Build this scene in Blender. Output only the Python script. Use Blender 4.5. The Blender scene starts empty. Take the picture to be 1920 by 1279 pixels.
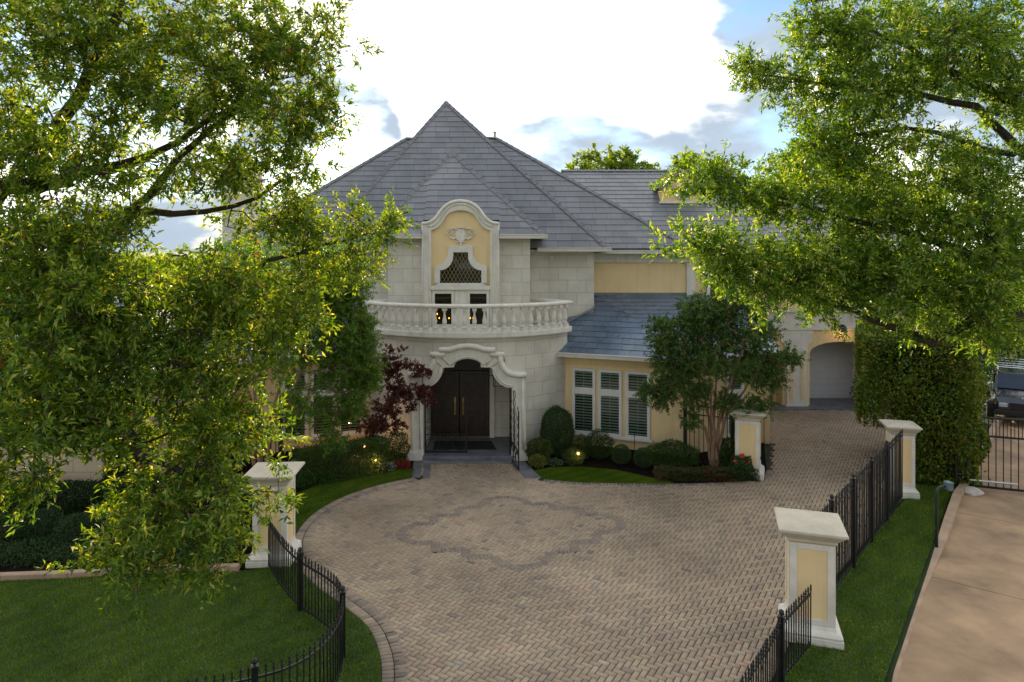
import bpy, math, random
import numpy as np
from mathutils import Vector, Matrix
random.seed(7)
R = math.radians
PI = math.pi
scene = bpy.context.scene
C = scene.collection

# ------------------------------------------------------------------ camera
HC, F, HX, HY = 6.6, 1280.0, 960.0, 470.0
cam_d = bpy.data.cameras.new("camera"); cam = bpy.data.objects.new("camera", cam_d); C.objects.link(cam)
cam.location = (0, 0, HC); cam.rotation_euler = (R(90), 0, 0)
cam_d.sensor_width = 36; cam_d.lens = 24; cam_d.shift_y = -169.5 / 1920
cam_d.clip_start = 0.1; cam_d.clip_end = 3000
scene.camera = cam
scene.view_settings.view_transform = 'Standard'; scene.view_settings.look = 'None'
scene.view_settings.exposure = 1.50; scene.view_settings.gamma = 1
scene.cycles.max_bounces = 7; scene.cycles.transparent_max_bounces = 8
scene.cycles.sample_clamp_indirect = 6
# ------------------------------------------------------------------ world
SUN_EL, SUN_AZ = R(21), R(-15.5)          # azimuth from +Y towards +X
w = bpy.data.worlds.new("World"); scene.world = w; w.use_nodes = True
nt = w.node_tree; nt.nodes.clear()
def N(t, typ, **kw):
    n = t.nodes.new(typ)
    for k, v in kw.items(): setattr(n, k, v)
    return n
def mth(t, op, a, b=None, clamp=False):
    n = N(t, 'ShaderNodeMath', operation=op); n.use_clamp = clamp
    for i, v in enumerate((a, b)):
        if v is None: continue
        if isinstance(v, (int, float)): n.inputs[i].default_value = v
        else: t.links.new(v, n.inputs[i])
    return n.outputs[0]
def mixc(t, fac, a, b, blend='MIX'):
    n = N(t, 'ShaderNodeMix', data_type='RGBA', blend_type=blend)
    for i, v in ((0, fac), (6, a), (7, b)):
        if isinstance(v, (int, float)): n.inputs[i].default_value = v
        elif isinstance(v, tuple): n.inputs[i].default_value = (*v, 1) if len(v) == 3 else v
        else: t.links.new(v, n.inputs[i])
    return n.outputs[2]
sky = N(nt, 'ShaderNodeTexSky', sky_type='NISHITA'); sky.sun_disc = False
sky.sun_elevation = SUN_EL; sky.sun_rotation = SUN_AZ; sky.air_density = 1.0; sky.dust_density = 0.6; sky.ozone_density = 1.6
tc = N(nt, 'ShaderNodeTexCoord')
mp = N(nt, 'ShaderNodeMapping'); mp.inputs['Scale'].default_value = (1, 1, 2.2); mp.inputs['Location'].default_value = (0.35, 0.2, 0.1)
nt.links.new(tc.outputs['Generated'], mp.inputs[0])
n1 = N(nt, 'ShaderNodeTexNoise'); n1.inputs['Scale'].default_value = 5.5; n1.inputs['Detail'].default_value = 7; n1.inputs['Roughness'].default_value = 0.52
nt.links.new(mp.outputs[0], n1.inputs[0])
# breaks in the cloud sheet, where the clear sky and the shaded undersides show (directions in the sky)
def gap(px, py, ang):
    d = Vector(((px - HX) / F, 1, (HY - py) / F)).normalized()
    v = N(nt, 'ShaderNodeVectorMath', operation='DOT_PRODUCT'); nt.links.new(tc.outputs['Generated'], v.inputs[0]); v.inputs[1].default_value = d
    m = N(nt, 'ShaderNodeMapRange'); m.interpolation_type = 'SMOOTHSTEP'; m.inputs[1].default_value = math.cos(R(ang)); m.inputs[2].default_value = 1; nt.links.new(v.outputs['Value'], m.inputs[0])
    return m.outputs[0]
g = None
for px, py, a in ((1380, 290, 9), (1290, 320, 7), (1180, 320, 6), (1080, 310, 6), (1000, 300, 4), (1460, 330, 8), (600, 220, 7), (570, 300, 8), (680, 260, 4.5), (1440, 60, 6), (1490, -40, 8), (350, 470, 12), (1900, 60, 14), (150, 60, 14)):
    v = gap(px, py, a); g = v if g is None else mth(nt, 'MAXIMUM', g, v)
sepz = N(nt, 'ShaderNodeSeparateXYZ'); nt.links.new(tc.outputs['Generated'], sepz.inputs[0])
hi_ = N(nt, 'ShaderNodeMapRange', interpolation_type='SMOOTHSTEP'); hi_.inputs[1].default_value = 0.50; hi_.inputs[2].default_value = 0.85; nt.links.new(sepz.outputs[2], hi_.inputs[0])
bk = N(nt, 'ShaderNodeMapRange', interpolation_type='SMOOTHSTEP'); bk.inputs[1].default_value = 0.2; bk.inputs[2].default_value = -0.5; nt.links.new(sepz.outputs[1], bk.inputs[0])
cov = mth(nt, 'ADD', mth(nt, 'MULTIPLY', n1.outputs[0], 2.1), mth(nt, 'MULTIPLY', g, -1.0))
cov = mth(nt, 'ADD', cov, mth(nt, 'ADD', mth(nt, 'MULTIPLY', hi_.outputs[0], -0.55), mth(nt, 'MULTIPLY', bk.outputs[0], -0.25)))
cl = N(nt, 'ShaderNodeMapRange', interpolation_type='SMOOTHSTEP'); cl.inputs[1].default_value = 0.35; cl.inputs[2].default_value = 0.80
nt.links.new(cov, cl.inputs[0])
n2 = N(nt, 'ShaderNodeTexNoise'); n2.inputs['Scale'].default_value = 6; n2.inputs['Detail'].default_value = 5; nt.links.new(mp.outputs[0], n2.inputs[0])
clear = mixc(nt, 1.0, sky.outputs[0], (0.46, 0.56, 0.66), 'MULTIPLY')
shade = mixc(nt, n2.outputs[0], (2.5, 2.9, 3.3), (1.45, 1.85, 2.35))
back = N(nt, 'ShaderNodeMapRange'); back.inputs[1].default_value = -0.6; back.inputs[2].default_value = 0.7; nt.links.new(sepz.outputs[1], back.inputs[0])
white = mixc(nt, back.outputs[0], (3.6, 3.6, 3.6), (8.3, 8.1, 7.7))
under = N(nt, 'ShaderNodeMapRange', interpolation_type='SMOOTHSTEP'); under.inputs[1].default_value = 0.35; under.inputs[2].default_value = 0.55; nt.links.new(n2.outputs[0], under.inputs[0])
lowc = mixc(nt, under.outputs[0], clear, shade)
col = mixc(nt, cl.outputs[0], lowc, white)
bg = N(nt, 'ShaderNodeBackground'); bg.inputs[1].default_value = 0.10
out = N(nt, 'ShaderNodeOutputWorld'); nt.links.new(col, bg.inputs[0]); nt.links.new(bg.outputs[0], out.inputs[0])
# ------------------------------------------------------------------ sun
sd = bpy.data.lights.new("sun", 'SUN'); so = bpy.data.objects.new("sun", sd); C.objects.link(so)
sd.energy = 4.6; sd.angle = R(1.6); sd.color = (1.0, 0.84, 0.58)
sdir = Vector((math.sin(SUN_AZ) * math.cos(SUN_EL), math.cos(SUN_AZ) * math.cos(SUN_EL), math.sin(SUN_EL)))
so.rotation_euler = sdir.to_track_quat('Z', 'Y').to_euler(); so.location = sdir * 60

# ------------------------------------------------------------------ helpers
def P(px, py, Y): return Vector(((px - HX) * Y / F, Y, HC - (py - HY) * Y / F))
def G(px, py):
    Y = HC * F / (py - HY); return Vector(((px - HX) * Y / F, Y, 0))

class MB:
    def __init__(s): s.v = []; s.f = []; s.uv = {}; s.t = {}
    def quad(s, *p):
        i = len(s.v); s.v += [tuple(q) for q in p]; s.f.append(tuple(range(i, i + len(p)))); return len(s.f) - 1
    def box(s, x0, x1, y0, y1, z0, z1):
        i = len(s.v)
        s.v += [(x0,y0,z0),(x1,y0,z0),(x1,y1,z0),(x0,y1,z0),(x0,y0,z1),(x1,y0,z1),(x1,y1,z1),(x0,y1,z1)]
        s.f += [tuple(i + k for k in q) for q in ((0,3,2,1),(4,5,6,7),(0,1,5,4),(1,2,6,5),(2,3,7,6),(3,0,4,7))]
        return s
    def hexa(s, b, t):       # bottom 4 and top 4 points (ccw from above)
        i = len(s.v); s.v += [tuple(q) for q in list(b) + list(t)]
        s.f += [tuple(i + k for k in q) for q in ((0,3,2,1),(4,5,6,7),(0,1,5,4),(1,2,6,5),(2,3,7,6),(3,0,4,7))]; return s
    def seg(s, a, b, w, z0, z1, off=0.0):     # wall segment of thickness w to the left-hand back side
        a = Vector((a[0], a[1])); b = Vector((b[0], b[1])); d = (b - a).normalized(); n = Vector((-d.y, d.x))
        q = [a + n*off, b + n*off, b + n*(off+w), a + n*(off+w)]
        return s.hexa([(p.x,p.y,z0) for p in q], [(p.x,p.y,z1) for p in q])
    def prism(s, poly, y0, y1, ox=0, oz=0):   # polygon in XZ extruded along Y (poly ccw seen from -Y)
        n = len(poly); i = len(s.v)
        s.v += [(x+ox, y0, z+oz) for x, z in poly] + [(x+ox, y1, z+oz) for x, z in poly]
        s.f.append(tuple(range(i, i+n))); s.f.append(tuple(range(i+2*n-1, i+n-1, -1)))
        for k in range(n):
            l = (k+1) % n; s.f.append((i+k, i+n+k, i+n+l, i+l))
        return s
    def ring(s, outer, inner, y0, y1, ox=0, oz=0):  # open band between two polylines of equal length
        n = len(outer); i = len(s.v)
        for y in (y0, y1):
            s.v += [(x+ox,y,z+oz) for x,z in outer] + [(x+ox,y,z+oz) for x,z in inner]
        O, I, O2, I2 = i, i+n, i+2*n, i+3*n
        for k in range(n-1):
            s.f += [(O+k, O+k+1, I+k+1, I+k), (O2+k+1, O2+k, I2+k, I2+k+1), (O+k+1, O+k, O2+k, O2+k+1), (I+k, I+k+1, I2+k+1, I2+k)]
        s.f += [(O, I, I2, O2), (O+n-1, O2+n-1, I2+n-1, I+n-1)]
        return s
    def tube(s, pts, r, n=6, cap=True):
        pts = [Vector(p) for p in pts]; m = len(pts)
        rs = r if isinstance(r, (list, tuple)) else [r]*m
        i0 = len(s.v); ref = None
        for k in range(m):
            d = (pts[min(k+1, m-1)] - pts[max(k-1, 0)])
            if d.length < 1e-9: d = Vector((0,0,1))
            d.normalize()
            if ref is None: ref = Vector((0,0,1)) if abs(d.z) < .9 else Vector((1,0,0))
            u = d.cross(ref)
            if u.length < 1e-4: u = d.cross(Vector((1,0,0)))
            u.normalize(); v = d.cross(u); ref = v.cross(d) if False else ref
            for j in range(n):
                a = 2*PI*j/n; q = pts[k] + (u*math.cos(a) + v*math.sin(a))*rs[k]; s.v.append(tuple(q))
        for k in range(m-1):
            for j in range(n):
                a = i0+k*n+j; b = i0+k*n+(j+1)%n; s.f.append((a, b, b+n, a+n))
        if cap:
            s.f.append(tuple(i0+j for j in range(n))[::-1]); s.f.append(tuple(i0+(m-1)*n+j for j in range(n)))
        return s
    def lathe(s, prof, c, n=12, rot=0):
        i0 = len(s.v); cx, cy, cz = c
        for r, z in prof:
            for j in range(n):
                a = 2*PI*j/n + rot; s.v.append((cx+r*math.cos(a), cy+r*math.sin(a), cz+z))
        for k in range(len(prof)-1):
            for j in range(n):
                a = i0+k*n+j; b = i0+k*n+(j+1)%n; s.f.append((a, b, b+n, a+n))
        s.f.append(tuple(i0+j for j in range(n))[::-1]); s.f.append(tuple(i0+(len(prof)-1)*n+j for j in range(n)))
        return s

ORG = {}
def link(o, parent=None):
    C.objects.link(o)
    if parent is not None: o.parent = parent
    ORG[o.name] = ORG.get(parent.name, Vector()) if parent is not None else Vector()
    return o
def build(mb, name, mat, parent=None, smooth=False, bevel=0, orgn=None):
    """link the collected shapes as one mesh; coordinates are world ones, stored relative to the thing's base"""
    me = bpy.data.meshes.new(name)
    off = orgn if orgn is not None else (ORG.get(parent.name, Vector()) if parent is not None else Vector())
    V = [(v[0]-off[0], v[1]-off[1], v[2]-off[2]) for v in mb.v]
    me.from_pydata(V, [], mb.f); me.update()
    uvl = me.uv_layers.new(name="UVMap").data
    for p in me.polygons:
        if p.index in mb.uv:
            for li, uv in zip(p.loop_indices, mb.uv[p.index]): uvl[li].uv = uv
            continue
        n = p.normal
        t = Vector((1,0,0)) if abs(n.z) > .97 else Vector((0,0,1)).cross(n).normalized()
        b = Vector((0,1,0)) if abs(n.z) > .97 else n.cross(t)
        for li in p.loop_indices:
            q = Vector(mb.v[me.loops[li].vertex_index]); uvl[li].uv = (q.dot(t), q.dot(b))
    if mb.t:
        a = me.attributes.new('tint', 'FLOAT', 'FACE')
        for k, v in mb.t.items(): a.data[k].value = v
    me.materials.append(mat)
    if smooth: me.polygons.foreach_set('use_smooth', [True]*len(me.polygons))
    o = bpy.data.objects.new(name, me); link(o, parent)
    if orgn is not None: o.location = orgn; ORG[o.name] = Vector(orgn)
    if bevel:
        m = o.modifiers.new('b', 'BEVEL'); m.width = bevel; m.segments = 2; m.limit_method = 'ANGLE'; m.angle_limit = R(40)
    return o
def npmesh(name, V, Fc, mat, parent=None, tint=None, off=None):
    me = bpy.data.meshes.new(name); V = np.asarray(V, np.float32); Fc = np.asarray(Fc, np.int32)
    o0 = off if off is not None else (ORG.get(parent.name, Vector()) if parent is not None else Vector())
    V = V - np.array(o0, np.float32); k = Fc.shape[1]
    me.vertices.add(len(V)); me.vertices.foreach_set('co', V.ravel())
    me.loops.add(Fc.size); me.loops.foreach_set('vertex_index', Fc.ravel())
    me.polygons.add(len(Fc)); me.polygons.foreach_set('loop_start', np.arange(0, Fc.size, k, dtype=np.int32))
    me.update(calc_edges=True)
    if tint is not None:
        a = me.attributes.new('tint', 'FLOAT', 'FACE'); a.data.foreach_set('value', np.asarray(tint, np.float32))
    me.materials.append(mat); o = bpy.data.objects.new(name, me); link(o, parent); return o
def tag(o, label=None, cat=None, group=None, kind=None):
    for k, v in (('label', label), ('category', cat), ('group', group), ('kind', kind)):
        if v: o[k] = v
    return o
def thing(name, label, cat, loc=(0,0,0), rz=0, group=None):
    o = bpy.data.objects.new(name, None); o.empty_display_size = .3; C.objects.link(o)
    o.location = loc; o.rotation_euler = (0,0,rz); ORG[o.name] = Vector(loc)
    return tag(o, label, cat, group)
def copy_tree(o, parent=None):
    c = o.copy(); C.objects.link(c); ORG[c.name] = ORG.get(o.name, Vector())
    if parent is not None: c.parent = parent
    for ch in [x for x in o.children]: copy_tree(ch, c)
    return c

# ------------------------------------------------------------------ materials
def mat(name, c, rough=.7, var=.12, scale=3, bump=0, bscale=40, metal=0, c2=None, spec=.5, coat=0, streak=0):
    m = bpy.data.materials.new(name); m.use_nodes = True; t = m.node_tree; b = t.nodes['Principled BSDF']
    tcn = N(t, 'ShaderNodeTexCoord'); gp = N(t, 'ShaderNodeNewGeometry')
    nz = N(t, 'ShaderNodeTexNoise'); nz.inputs['Scale'].default_value = scale; nz.inputs['Detail'].default_value = 6; nz.inputs['Roughness'].default_value = .6
    t.links.new(gp.outputs['Position'], nz.inputs[0])
    lo = c2 if c2 else tuple(max(0, v*(1-var*1.6)) for v in c); hi = tuple(min(1, v*(1+var)) for v in c)
    mr = N(t, 'ShaderNodeMapRange'); mr.inputs[1].default_value = .3; mr.inputs[2].default_value = .7; t.links.new(nz.outputs[0], mr.inputs[0])
    cc = mixc(t, mr.outputs[0], lo, hi)
    if streak:
        mpn = N(t, 'ShaderNodeMapping'); mpn.inputs['Scale'].default_value = (7, 7, .35); t.links.new(gp.outputs['Position'], mpn.inputs[0])
        ns = N(t, 'ShaderNodeTexNoise'); ns.inputs['Scale'].default_value = 1.0; ns.inputs['Detail'].default_value = 4; t.links.new(mpn.outputs[0], ns.inputs[0])
        ms = N(t, 'ShaderNodeMapRange'); ms.inputs[1].default_value = .52; ms.inputs[2].default_value = .75; ms.inputs[4].default_value = streak; t.links.new(ns.outputs[0], ms.inputs[0])
        cc = mixc(t, ms.outputs[0], cc, tuple(v*.45 for v in c))
    t.links.new(cc, b.inputs['Base Color'])
    rr = N(t, 'ShaderNodeMapRange'); rr.inputs[3].default_value = max(0, rough-.07); rr.inputs[4].default_value = min(1, rough+.08); t.links.new(nz.outputs[0], rr.inputs[0])
    t.links.new(rr.outputs[0], b.inputs['Roughness'])
    b.inputs['Metallic'].default_value = metal; b.inputs['Specular IOR Level'].default_value = spec; b.inputs['Coat Weight'].default_value = coat
    if bump:
        nb = N(t, 'ShaderNodeTexNoise'); nb.inputs['Scale'].default_value = bscale; nb.inputs['Detail'].default_value = 4; t.links.new(gp.outputs['Position'], nb.inputs[0])
        bp = N(t, 'ShaderNodeBump'); bp.inputs['Strength'].default_value = bump; bp.inputs['Distance'].default_value = .01
        t.links.new(nb.outputs[0], bp.inputs['Height']); t.links.new(bp.outputs[0], b.inputs['Normal'])
    return m
def brickmat(name, c1, c2, mortar, bw, rh, ms, rough=.75, bump=.5, var=.2, spec=.5, joint_dist=.01, nscale=1.3):
    m = bpy.data.materials.new(name); m.use_nodes = True; t = m.node_tree; b = t.nodes['Principled BSDF']
    uv = N(t, 'ShaderNodeUVMap'); uv.uv_map = 'UVMap'
    br = N(t, 'ShaderNodeTexBrick'); t.links.new(uv.outputs[0], br.inputs[0])
    br.inputs['Scale'].default_value = 1; br.inputs['Brick Width'].default_value = bw; br.inputs['Row Height'].default_value = rh
    br.inputs['Mortar Size'].default_value = ms; br.inputs['Mortar Smooth'].default_value = .2
    br.inputs['Color1'].default_value = (*c1, 1); br.inputs['Color2'].default_value = (*c2, 1); br.inputs['Mortar'].default_value = (*mortar, 1)
    gp = N(t, 'ShaderNodeNewGeometry'); nz = N(t, 'ShaderNodeTexNoise'); nz.inputs['Scale'].default_value = nscale; nz.inputs['Detail'].default_value = 8; nz.inputs['Roughness'].default_value = .65
    t.links.new(gp.outputs['Position'], nz.inputs[0])
    mr = N(t, 'ShaderNodeMapRange'); mr.inputs[1].default_value = .3; mr.inputs[2].default_value = .7; mr.inputs[3].default_value = 1-var; mr.inputs[4].default_value = 1+var*.6; t.links.new(nz.outputs[0], mr.inputs[0])
    vm = N(t, 'ShaderNodeVectorMath', operation='SCALE'); t.links.new(br.outputs[0], vm.inputs[0]); t.links.new(mr.outputs[0], vm.inputs['Scale'])
    t.links.new(vm.outputs[0], b.inputs['Base Color'])
    nb = N(t, 'ShaderNodeTexNoise'); nb.inputs['Scale'].default_value = 30; nb.inputs['Detail'].default_value = 3; t.links.new(gp.outputs['Position'], nb.inputs[0])
    h = mth(t, 'ADD', mth(t, 'MULTIPLY', br.outputs['Fac'], -1.0), mth(t, 'MULTIPLY', nb.outputs[0], .3))
    bp = N(t, 'ShaderNodeBump'); bp.inputs['Strength'].default_value = bump; bp.inputs['Distance'].default_value = joint_dist; t.links.new(h, bp.inputs['Height']); t.links.new(bp.outputs[0], b.inputs['Normal'])
    rr = N(t, 'ShaderNodeMapRange'); rr.inputs[3].default_value = rough-.12; rr.inputs[4].default_value = rough+.12; t.links.new(nz.outputs[0], rr.inputs[0]); t.links.new(rr.outputs[0], b.inputs['Roughness'])
    b.inputs['Specular IOR Level'].default_value = spec
    return m
def ramp(t, fac, stops):
    r = N(t, 'ShaderNodeValToRGB'); e = r.color_ramp.elements
    while len(e) > 1: e.remove(e[-1])
    e[0].position = stops[0][0]; e[0].color = (*stops[0][1], 1)
    for p, c in stops[1:]:
        k = e.new(p); k.color = (*c, 1)
    t.links.new(fac, r.inputs[0]); return r.outputs[0]
def leafmat(name, stops, trans=.4, tcol=(1.5, 1.35, .45), rough=.42, spec=.5):
    m = bpy.data.materials.new(name); m.use_nodes = True; t = m.node_tree; b = t.nodes['Principled BSDF']
    at = N(t, 'ShaderNodeAttribute'); at.attribute_name = 'tint'
    c = ramp(t, at.outputs['Fac'], stops); t.links.new(c, b.inputs['Base Color'])
    b.inputs['Roughness'].default_value = rough; b.inputs['Specular IOR Level'].default_value = spec
    tr = N(t, 'ShaderNodeBsdfTranslucent'); tc2 = mixc(t, 1.0, c, tcol, 'MULTIPLY'); t.links.new(tc2, tr.inputs[0])
    mx = N(t, 'ShaderNodeMixShader'); mx.inputs[0].default_value = trans
    t.links.new(b.outputs[0], mx.inputs[1]); t.links.new(tr.outputs[0], mx.inputs[2])
    t.links.new(mx.outputs[0], t.nodes['Material Output'].inputs[0]); return m
def glassmat(name, tint=(.55,.62,.6), refl=.16):
    m = bpy.data.materials.new(name); m.use_nodes = True; t = m.node_tree; t.nodes.remove(t.nodes['Principled BSDF'])
    a = N(t, 'ShaderNodeBsdfTransparent'); a.inputs[0].default_value = (*tint, 1)
    g_ = N(t, 'ShaderNodeBsdfGlossy'); g_.inputs['Roughness'].default_value = .03; g_.inputs[0].default_value = (.9,.95,1,1)
    fr = N(t, 'ShaderNodeFresnel'); fr.inputs[0].default_value = 1.5
    f2 = mth(t, 'ADD', fr.outputs[0], refl - .04, clamp=True)
    mx = N(t, 'ShaderNodeMixShader'); t.links.new(f2, mx.inputs[0]); t.links.new(a.outputs[0], mx.inputs[1]); t.links.new(g_.outputs[0], mx.inputs[2])
    t.links.new(mx.outputs[0], t.nodes['Material Output'].inputs[0]); return m
def emit(name, c, s):
    m = bpy.data.materials.new(name); m.use_nodes = True; b = m.node_tree.nodes['Principled BSDF']
    b.inputs['Base Color'].default_value = (*c, 1); b.inputs['Emission Color'].default_value = (*c, 1); b.inputs['Emission Strength'].default_value = s; return m

M = {}
M['stone'] = brickmat('block_stone', (.61,.57,.495), (.67,.63,.55), (.37,.35,.315), .68, .46, .007, .8, .6, .17)
M['tanstone'] = brickmat('tan_block_stone', (.50,.40,.27), (.55,.45,.31), (.27,.22,.16), .9, .46, .008, .8, .6, .10)
M['trim'] = mat('pale_stone_trim', (.70,.665,.59), .7, .07, 4, .25, 60, streak=.30)
M['yellow'] = mat('yellow_stucco', (.79,.60,.325), .85, .05, 1.2, .5, 90, streak=.22)
M['yellow2'] = mat('pale_yellow_stucco', (.76,.57,.30), .85, .05, 1.2, .5, 90, streak=.22)
M['slate'] = brickmat('slate_tiles', (.150,.156,.172), (.200,.203,.212), (.03,.03,.035), .58, 5000, .006, .42, .4, .30, spec=.7, nscale=.8)
M['bslate'] = brickmat('blue_slate_tiles', (.085,.128,.190), (.13,.180,.250), (.03,.035,.045), .42, 5000, .006, .28, .4, .28, spec=.9, nscale=.9)
M['cap'] = mat('ridge_cap_slate', (.17,.17,.18), .5, .2, 6)
M['white'] = mat('white_paint', (.68,.67,.63), .5, .05, 5)
M['gutter'] = mat('cream_gutter_paint', (.60,.56,.49), .45, .06, 3)
M['iron'] = mat('black_iron', (.008,.008,.010), .38, .3, 9, spec=.5)
M['wood'] = mat('dark_wood', (.035,.017,.009), .35, .5, 5, .3, 30)
M['brass'] = mat('brass', (.50,.33,.11), .35, .1, 8, metal=1)
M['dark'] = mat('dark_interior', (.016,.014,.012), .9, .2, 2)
M['glass'] = glassmat('window_glass', (.68,.76,.72), .08)
M['glassd'] = glassmat('leaded_glass', (.45,.38,.22), .045)
M['louver'] = mat('louver_paint', (.50,.56,.50), .5, .05, 5)
M['lead'] = mat('lead_came', (.24,.19,.11), .5, .1, 8)
M['step'] = mat('grey_slate_paving', (.15,.155,.175), .6, .25, 2.5, .3, 30)
M['mat'] = mat('black_rubber', (.012,.012,.013), .9, .2, 20, .5, 120)
M['concrete'] = mat('tan_concrete', (.36,.235,.135), .8, .30, .8, .35, 50)
M['kerb'] = mat('kerb_concrete', (.40,.28,.19), .85, .18, 2, .4, 40)
M['soil'] = mat('dark_mulch', (.010,.007,.005), .95, .4, 6, 1.0, 40, spec=.05)
M['earth'] = mat('grass_earth', (.030,.060,.014), .95, .35, 1.5, .6, 40)
M['mortar'] = mat('sand_mortar', (.035,.028,.022), .95, .2, 4)
M['bark'] = mat('oak_bark', (.052,.038,.028), .9, .35, 7, 1.0, 25)
M['bark2'] = mat('smooth_bark', (.25,.15,.095), .65, .30, 5, .4, 20)
M['bark3'] = mat('maple_bark', (.17,.085,.05), .8, .3, 9, .4, 20)
M['terracotta'] = mat('terracotta', (.35,.12,.06), .7)
M['garage'] = mat('garage_door_paint', (.56,.57,.60), .5, .04, 3)
M['carpaint'] = mat('car_paint', (.010,.013,.020), .18, .1, 3, coat=1.0, spec=.8)
M['carglass'] = mat('car_glass', (.05,.06,.07), .04, .05, 3, spec=1.0)
M['chrome'] = mat('chrome', (.75,.76,.78), .15, .02, 3, metal=1)
M['galv'] = mat('galvanised_steel', (.55,.57,.58), .4, .1, 10, metal=.8)
M['rubber'] = mat('tyre_rubber', (.015,.015,.015), .85, .1, 9)
M['lamp'] = emit('lamp_glow', (1, .50, .16), 9)
M['candle'] = emit('candle_glow', (1, .42, .12), 14)
M['lens'] = mat('headlight_lens', (.4,.42,.45), .08, .02, 3, spec=1.0)
M['lanternmetal'] = mat('lantern_metal', (.03,.045,.075), .4, .2, 9)
M['red'] = mat('red_petal', (.45,.012,.015), .6, .2, 30)
OAK = [(0,(.030,.085,.006)), (.25,(.065,.15,.010)), (.5,(.12,.215,.014)), (.75,(.21,.30,.025)), (.955,(.42,.44,.11)), (.975,(.26,.10,.035)), (1,(.28,.08,.03))]
M['oak'] = leafmat('oak_leaf', OAK, .45, (1.9,1.5,.4), .55)
M['oakr'] = leafmat('right_oak_leaf', [(p,(c[0]*1.0,c[1]*1.05,c[2])) for p,c in OAK[:5]] + [(1,(.40,.42,.09))], .42, (1.6,1.45,.4), .5)
M['crepe'] = leafmat('crepe_leaf', [(0,(.024,.075,.014)),(.5,(.065,.15,.020)),(1,(.17,.26,.035))], .32, (1.4,1.4,.5), .45)
M['crepe2'] = leafmat('green_tree_leaf', [(0,(.045,.12,.014)),(.5,(.12,.245,.022)),(1,(.27,.37,.04))], .4, (1.6,1.45,.45), .5)
M['maple'] = leafmat('maple_leaf', [(0,(.045,.012,.010)),(.5,(.105,.024,.018)),(1,(.20,.05,.03))], .3, (1.5,.8,.7), .5)
M['hedge'] = leafmat('hedge_leaf', [(0,(.014,.042,.006)),(.5,(.040,.098,.011)),(.85,(.10,.16,.016)),(1,(.17,.15,.03))], .3, (1.5,1.4,.4), .42)
M['thedge'] = leafmat('tall_hedge_leaf', [(0,(.020,.055,.006)),(.4,(.075,.150,.012)),(.8,(.20,.27,.02)),(.93,(.28,.26,.04)),(1,(.22,.10,.03))], .35, (1.5,1.35,.4), .5)
M['box'] = leafmat('boxwood_leaf', [(0,(.014,.040,.008)),(.6,(.032,.082,.013)),(1,(.065,.12,.02))], .25, (1.3,1.3,.5), .5)
M['lime'] = leafmat('variegated_leaf', [(0,(.03,.06,.008)),(.6,(.10,.13,.012)),(1,(.22,.20,.03))], .3, (1.4,1.3,.4), .5)
M['far'] = leafmat('far_leaf', [(0,(.07,.13,.012)),(.5,(.14,.22,.02)),(1,(.27,.33,.03))], .5, (1.7,1.5,.35), .6)
M['wflower'] = leafmat('white_petal', [(0,(.03,.06,.01)),(.55,(.03,.06,.01)),(.6,(.7,.7,.68)),(1,(.8,.8,.8))], .2, (1,1,1), .6)
M['rflower'] = leafmat('red_foliage', [(0,(.03,.06,.01)),(.45,(.05,.07,.012)),(.5,(.25,.02,.015)),(1,(.40,.04,.04))], .3, (1.2,.8,.6), .6)
M['grass'] = leafmat('grass_blade', [(0,(.036,.088,.003)),(.5,(.105,.185,.006)),(.93,(.20,.28,.014)),(1,(.36,.36,.12))], .3, (1.3,1.3,.4), .6, .25)
def pavermat():
    m = bpy.data.materials.new('clay_pavers'); m.use_nodes = True; t = m.node_tree; b = t.nodes['Principled BSDF']
    at = N(t, 'ShaderNodeAttribute'); at.attribute_name = 'tint'
    c = ramp(t, at.outputs['Fac'], [(0,(.135,.118,.110)),(.2,(.235,.184,.142)),(.45,(.325,.248,.174)),(.7,(.38,.294,.198)),(.85,(.36,.238,.17)),(.9,(.415,.332,.228)),(1,(.27,.25,.215))])
    gp = N(t, 'ShaderNodeNewGeometry'); nz = N(t, 'ShaderNodeTexNoise'); nz.inputs['Scale'].default_value = .42; nz.inputs['Detail'].default_value = 9; nz.inputs['Roughness'].default_value = .62; t.links.new(gp.outputs['Position'], nz.inputs[0])
    mr = N(t, 'ShaderNodeMapRange'); mr.inputs[1].default_value = .34; mr.inputs[2].default_value = .66; mr.inputs[3].default_value = .72; mr.inputs[4].default_value = 1.22; t.links.new(nz.outputs[0], mr.inputs[0])
    vm = N(t, 'ShaderNodeVectorMath', operation='SCALE'); t.links.new(c, vm.inputs[0]); t.links.new(mr.outputs[0], vm.inputs['Scale'])
    t.links.new(vm.outputs[0], b.inputs['Base Color']); b.inputs['Roughness'].default_value = .62
    nb = N(t, 'ShaderNodeTexNoise'); nb.inputs['Scale'].default_value = 60; t.links.new(gp.outputs['Position'], nb.inputs[0])
    bp = N(t, 'ShaderNodeBump'); bp.inputs['Strength'].default_value = .4; bp.inputs['Distance'].default_value = .004; t.links.new(nb.outputs[0], bp.inputs['Height']); t.links.new(bp.outputs[0], b.inputs['Normal'])
    return m
M['paver'] = pavermat()

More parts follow.
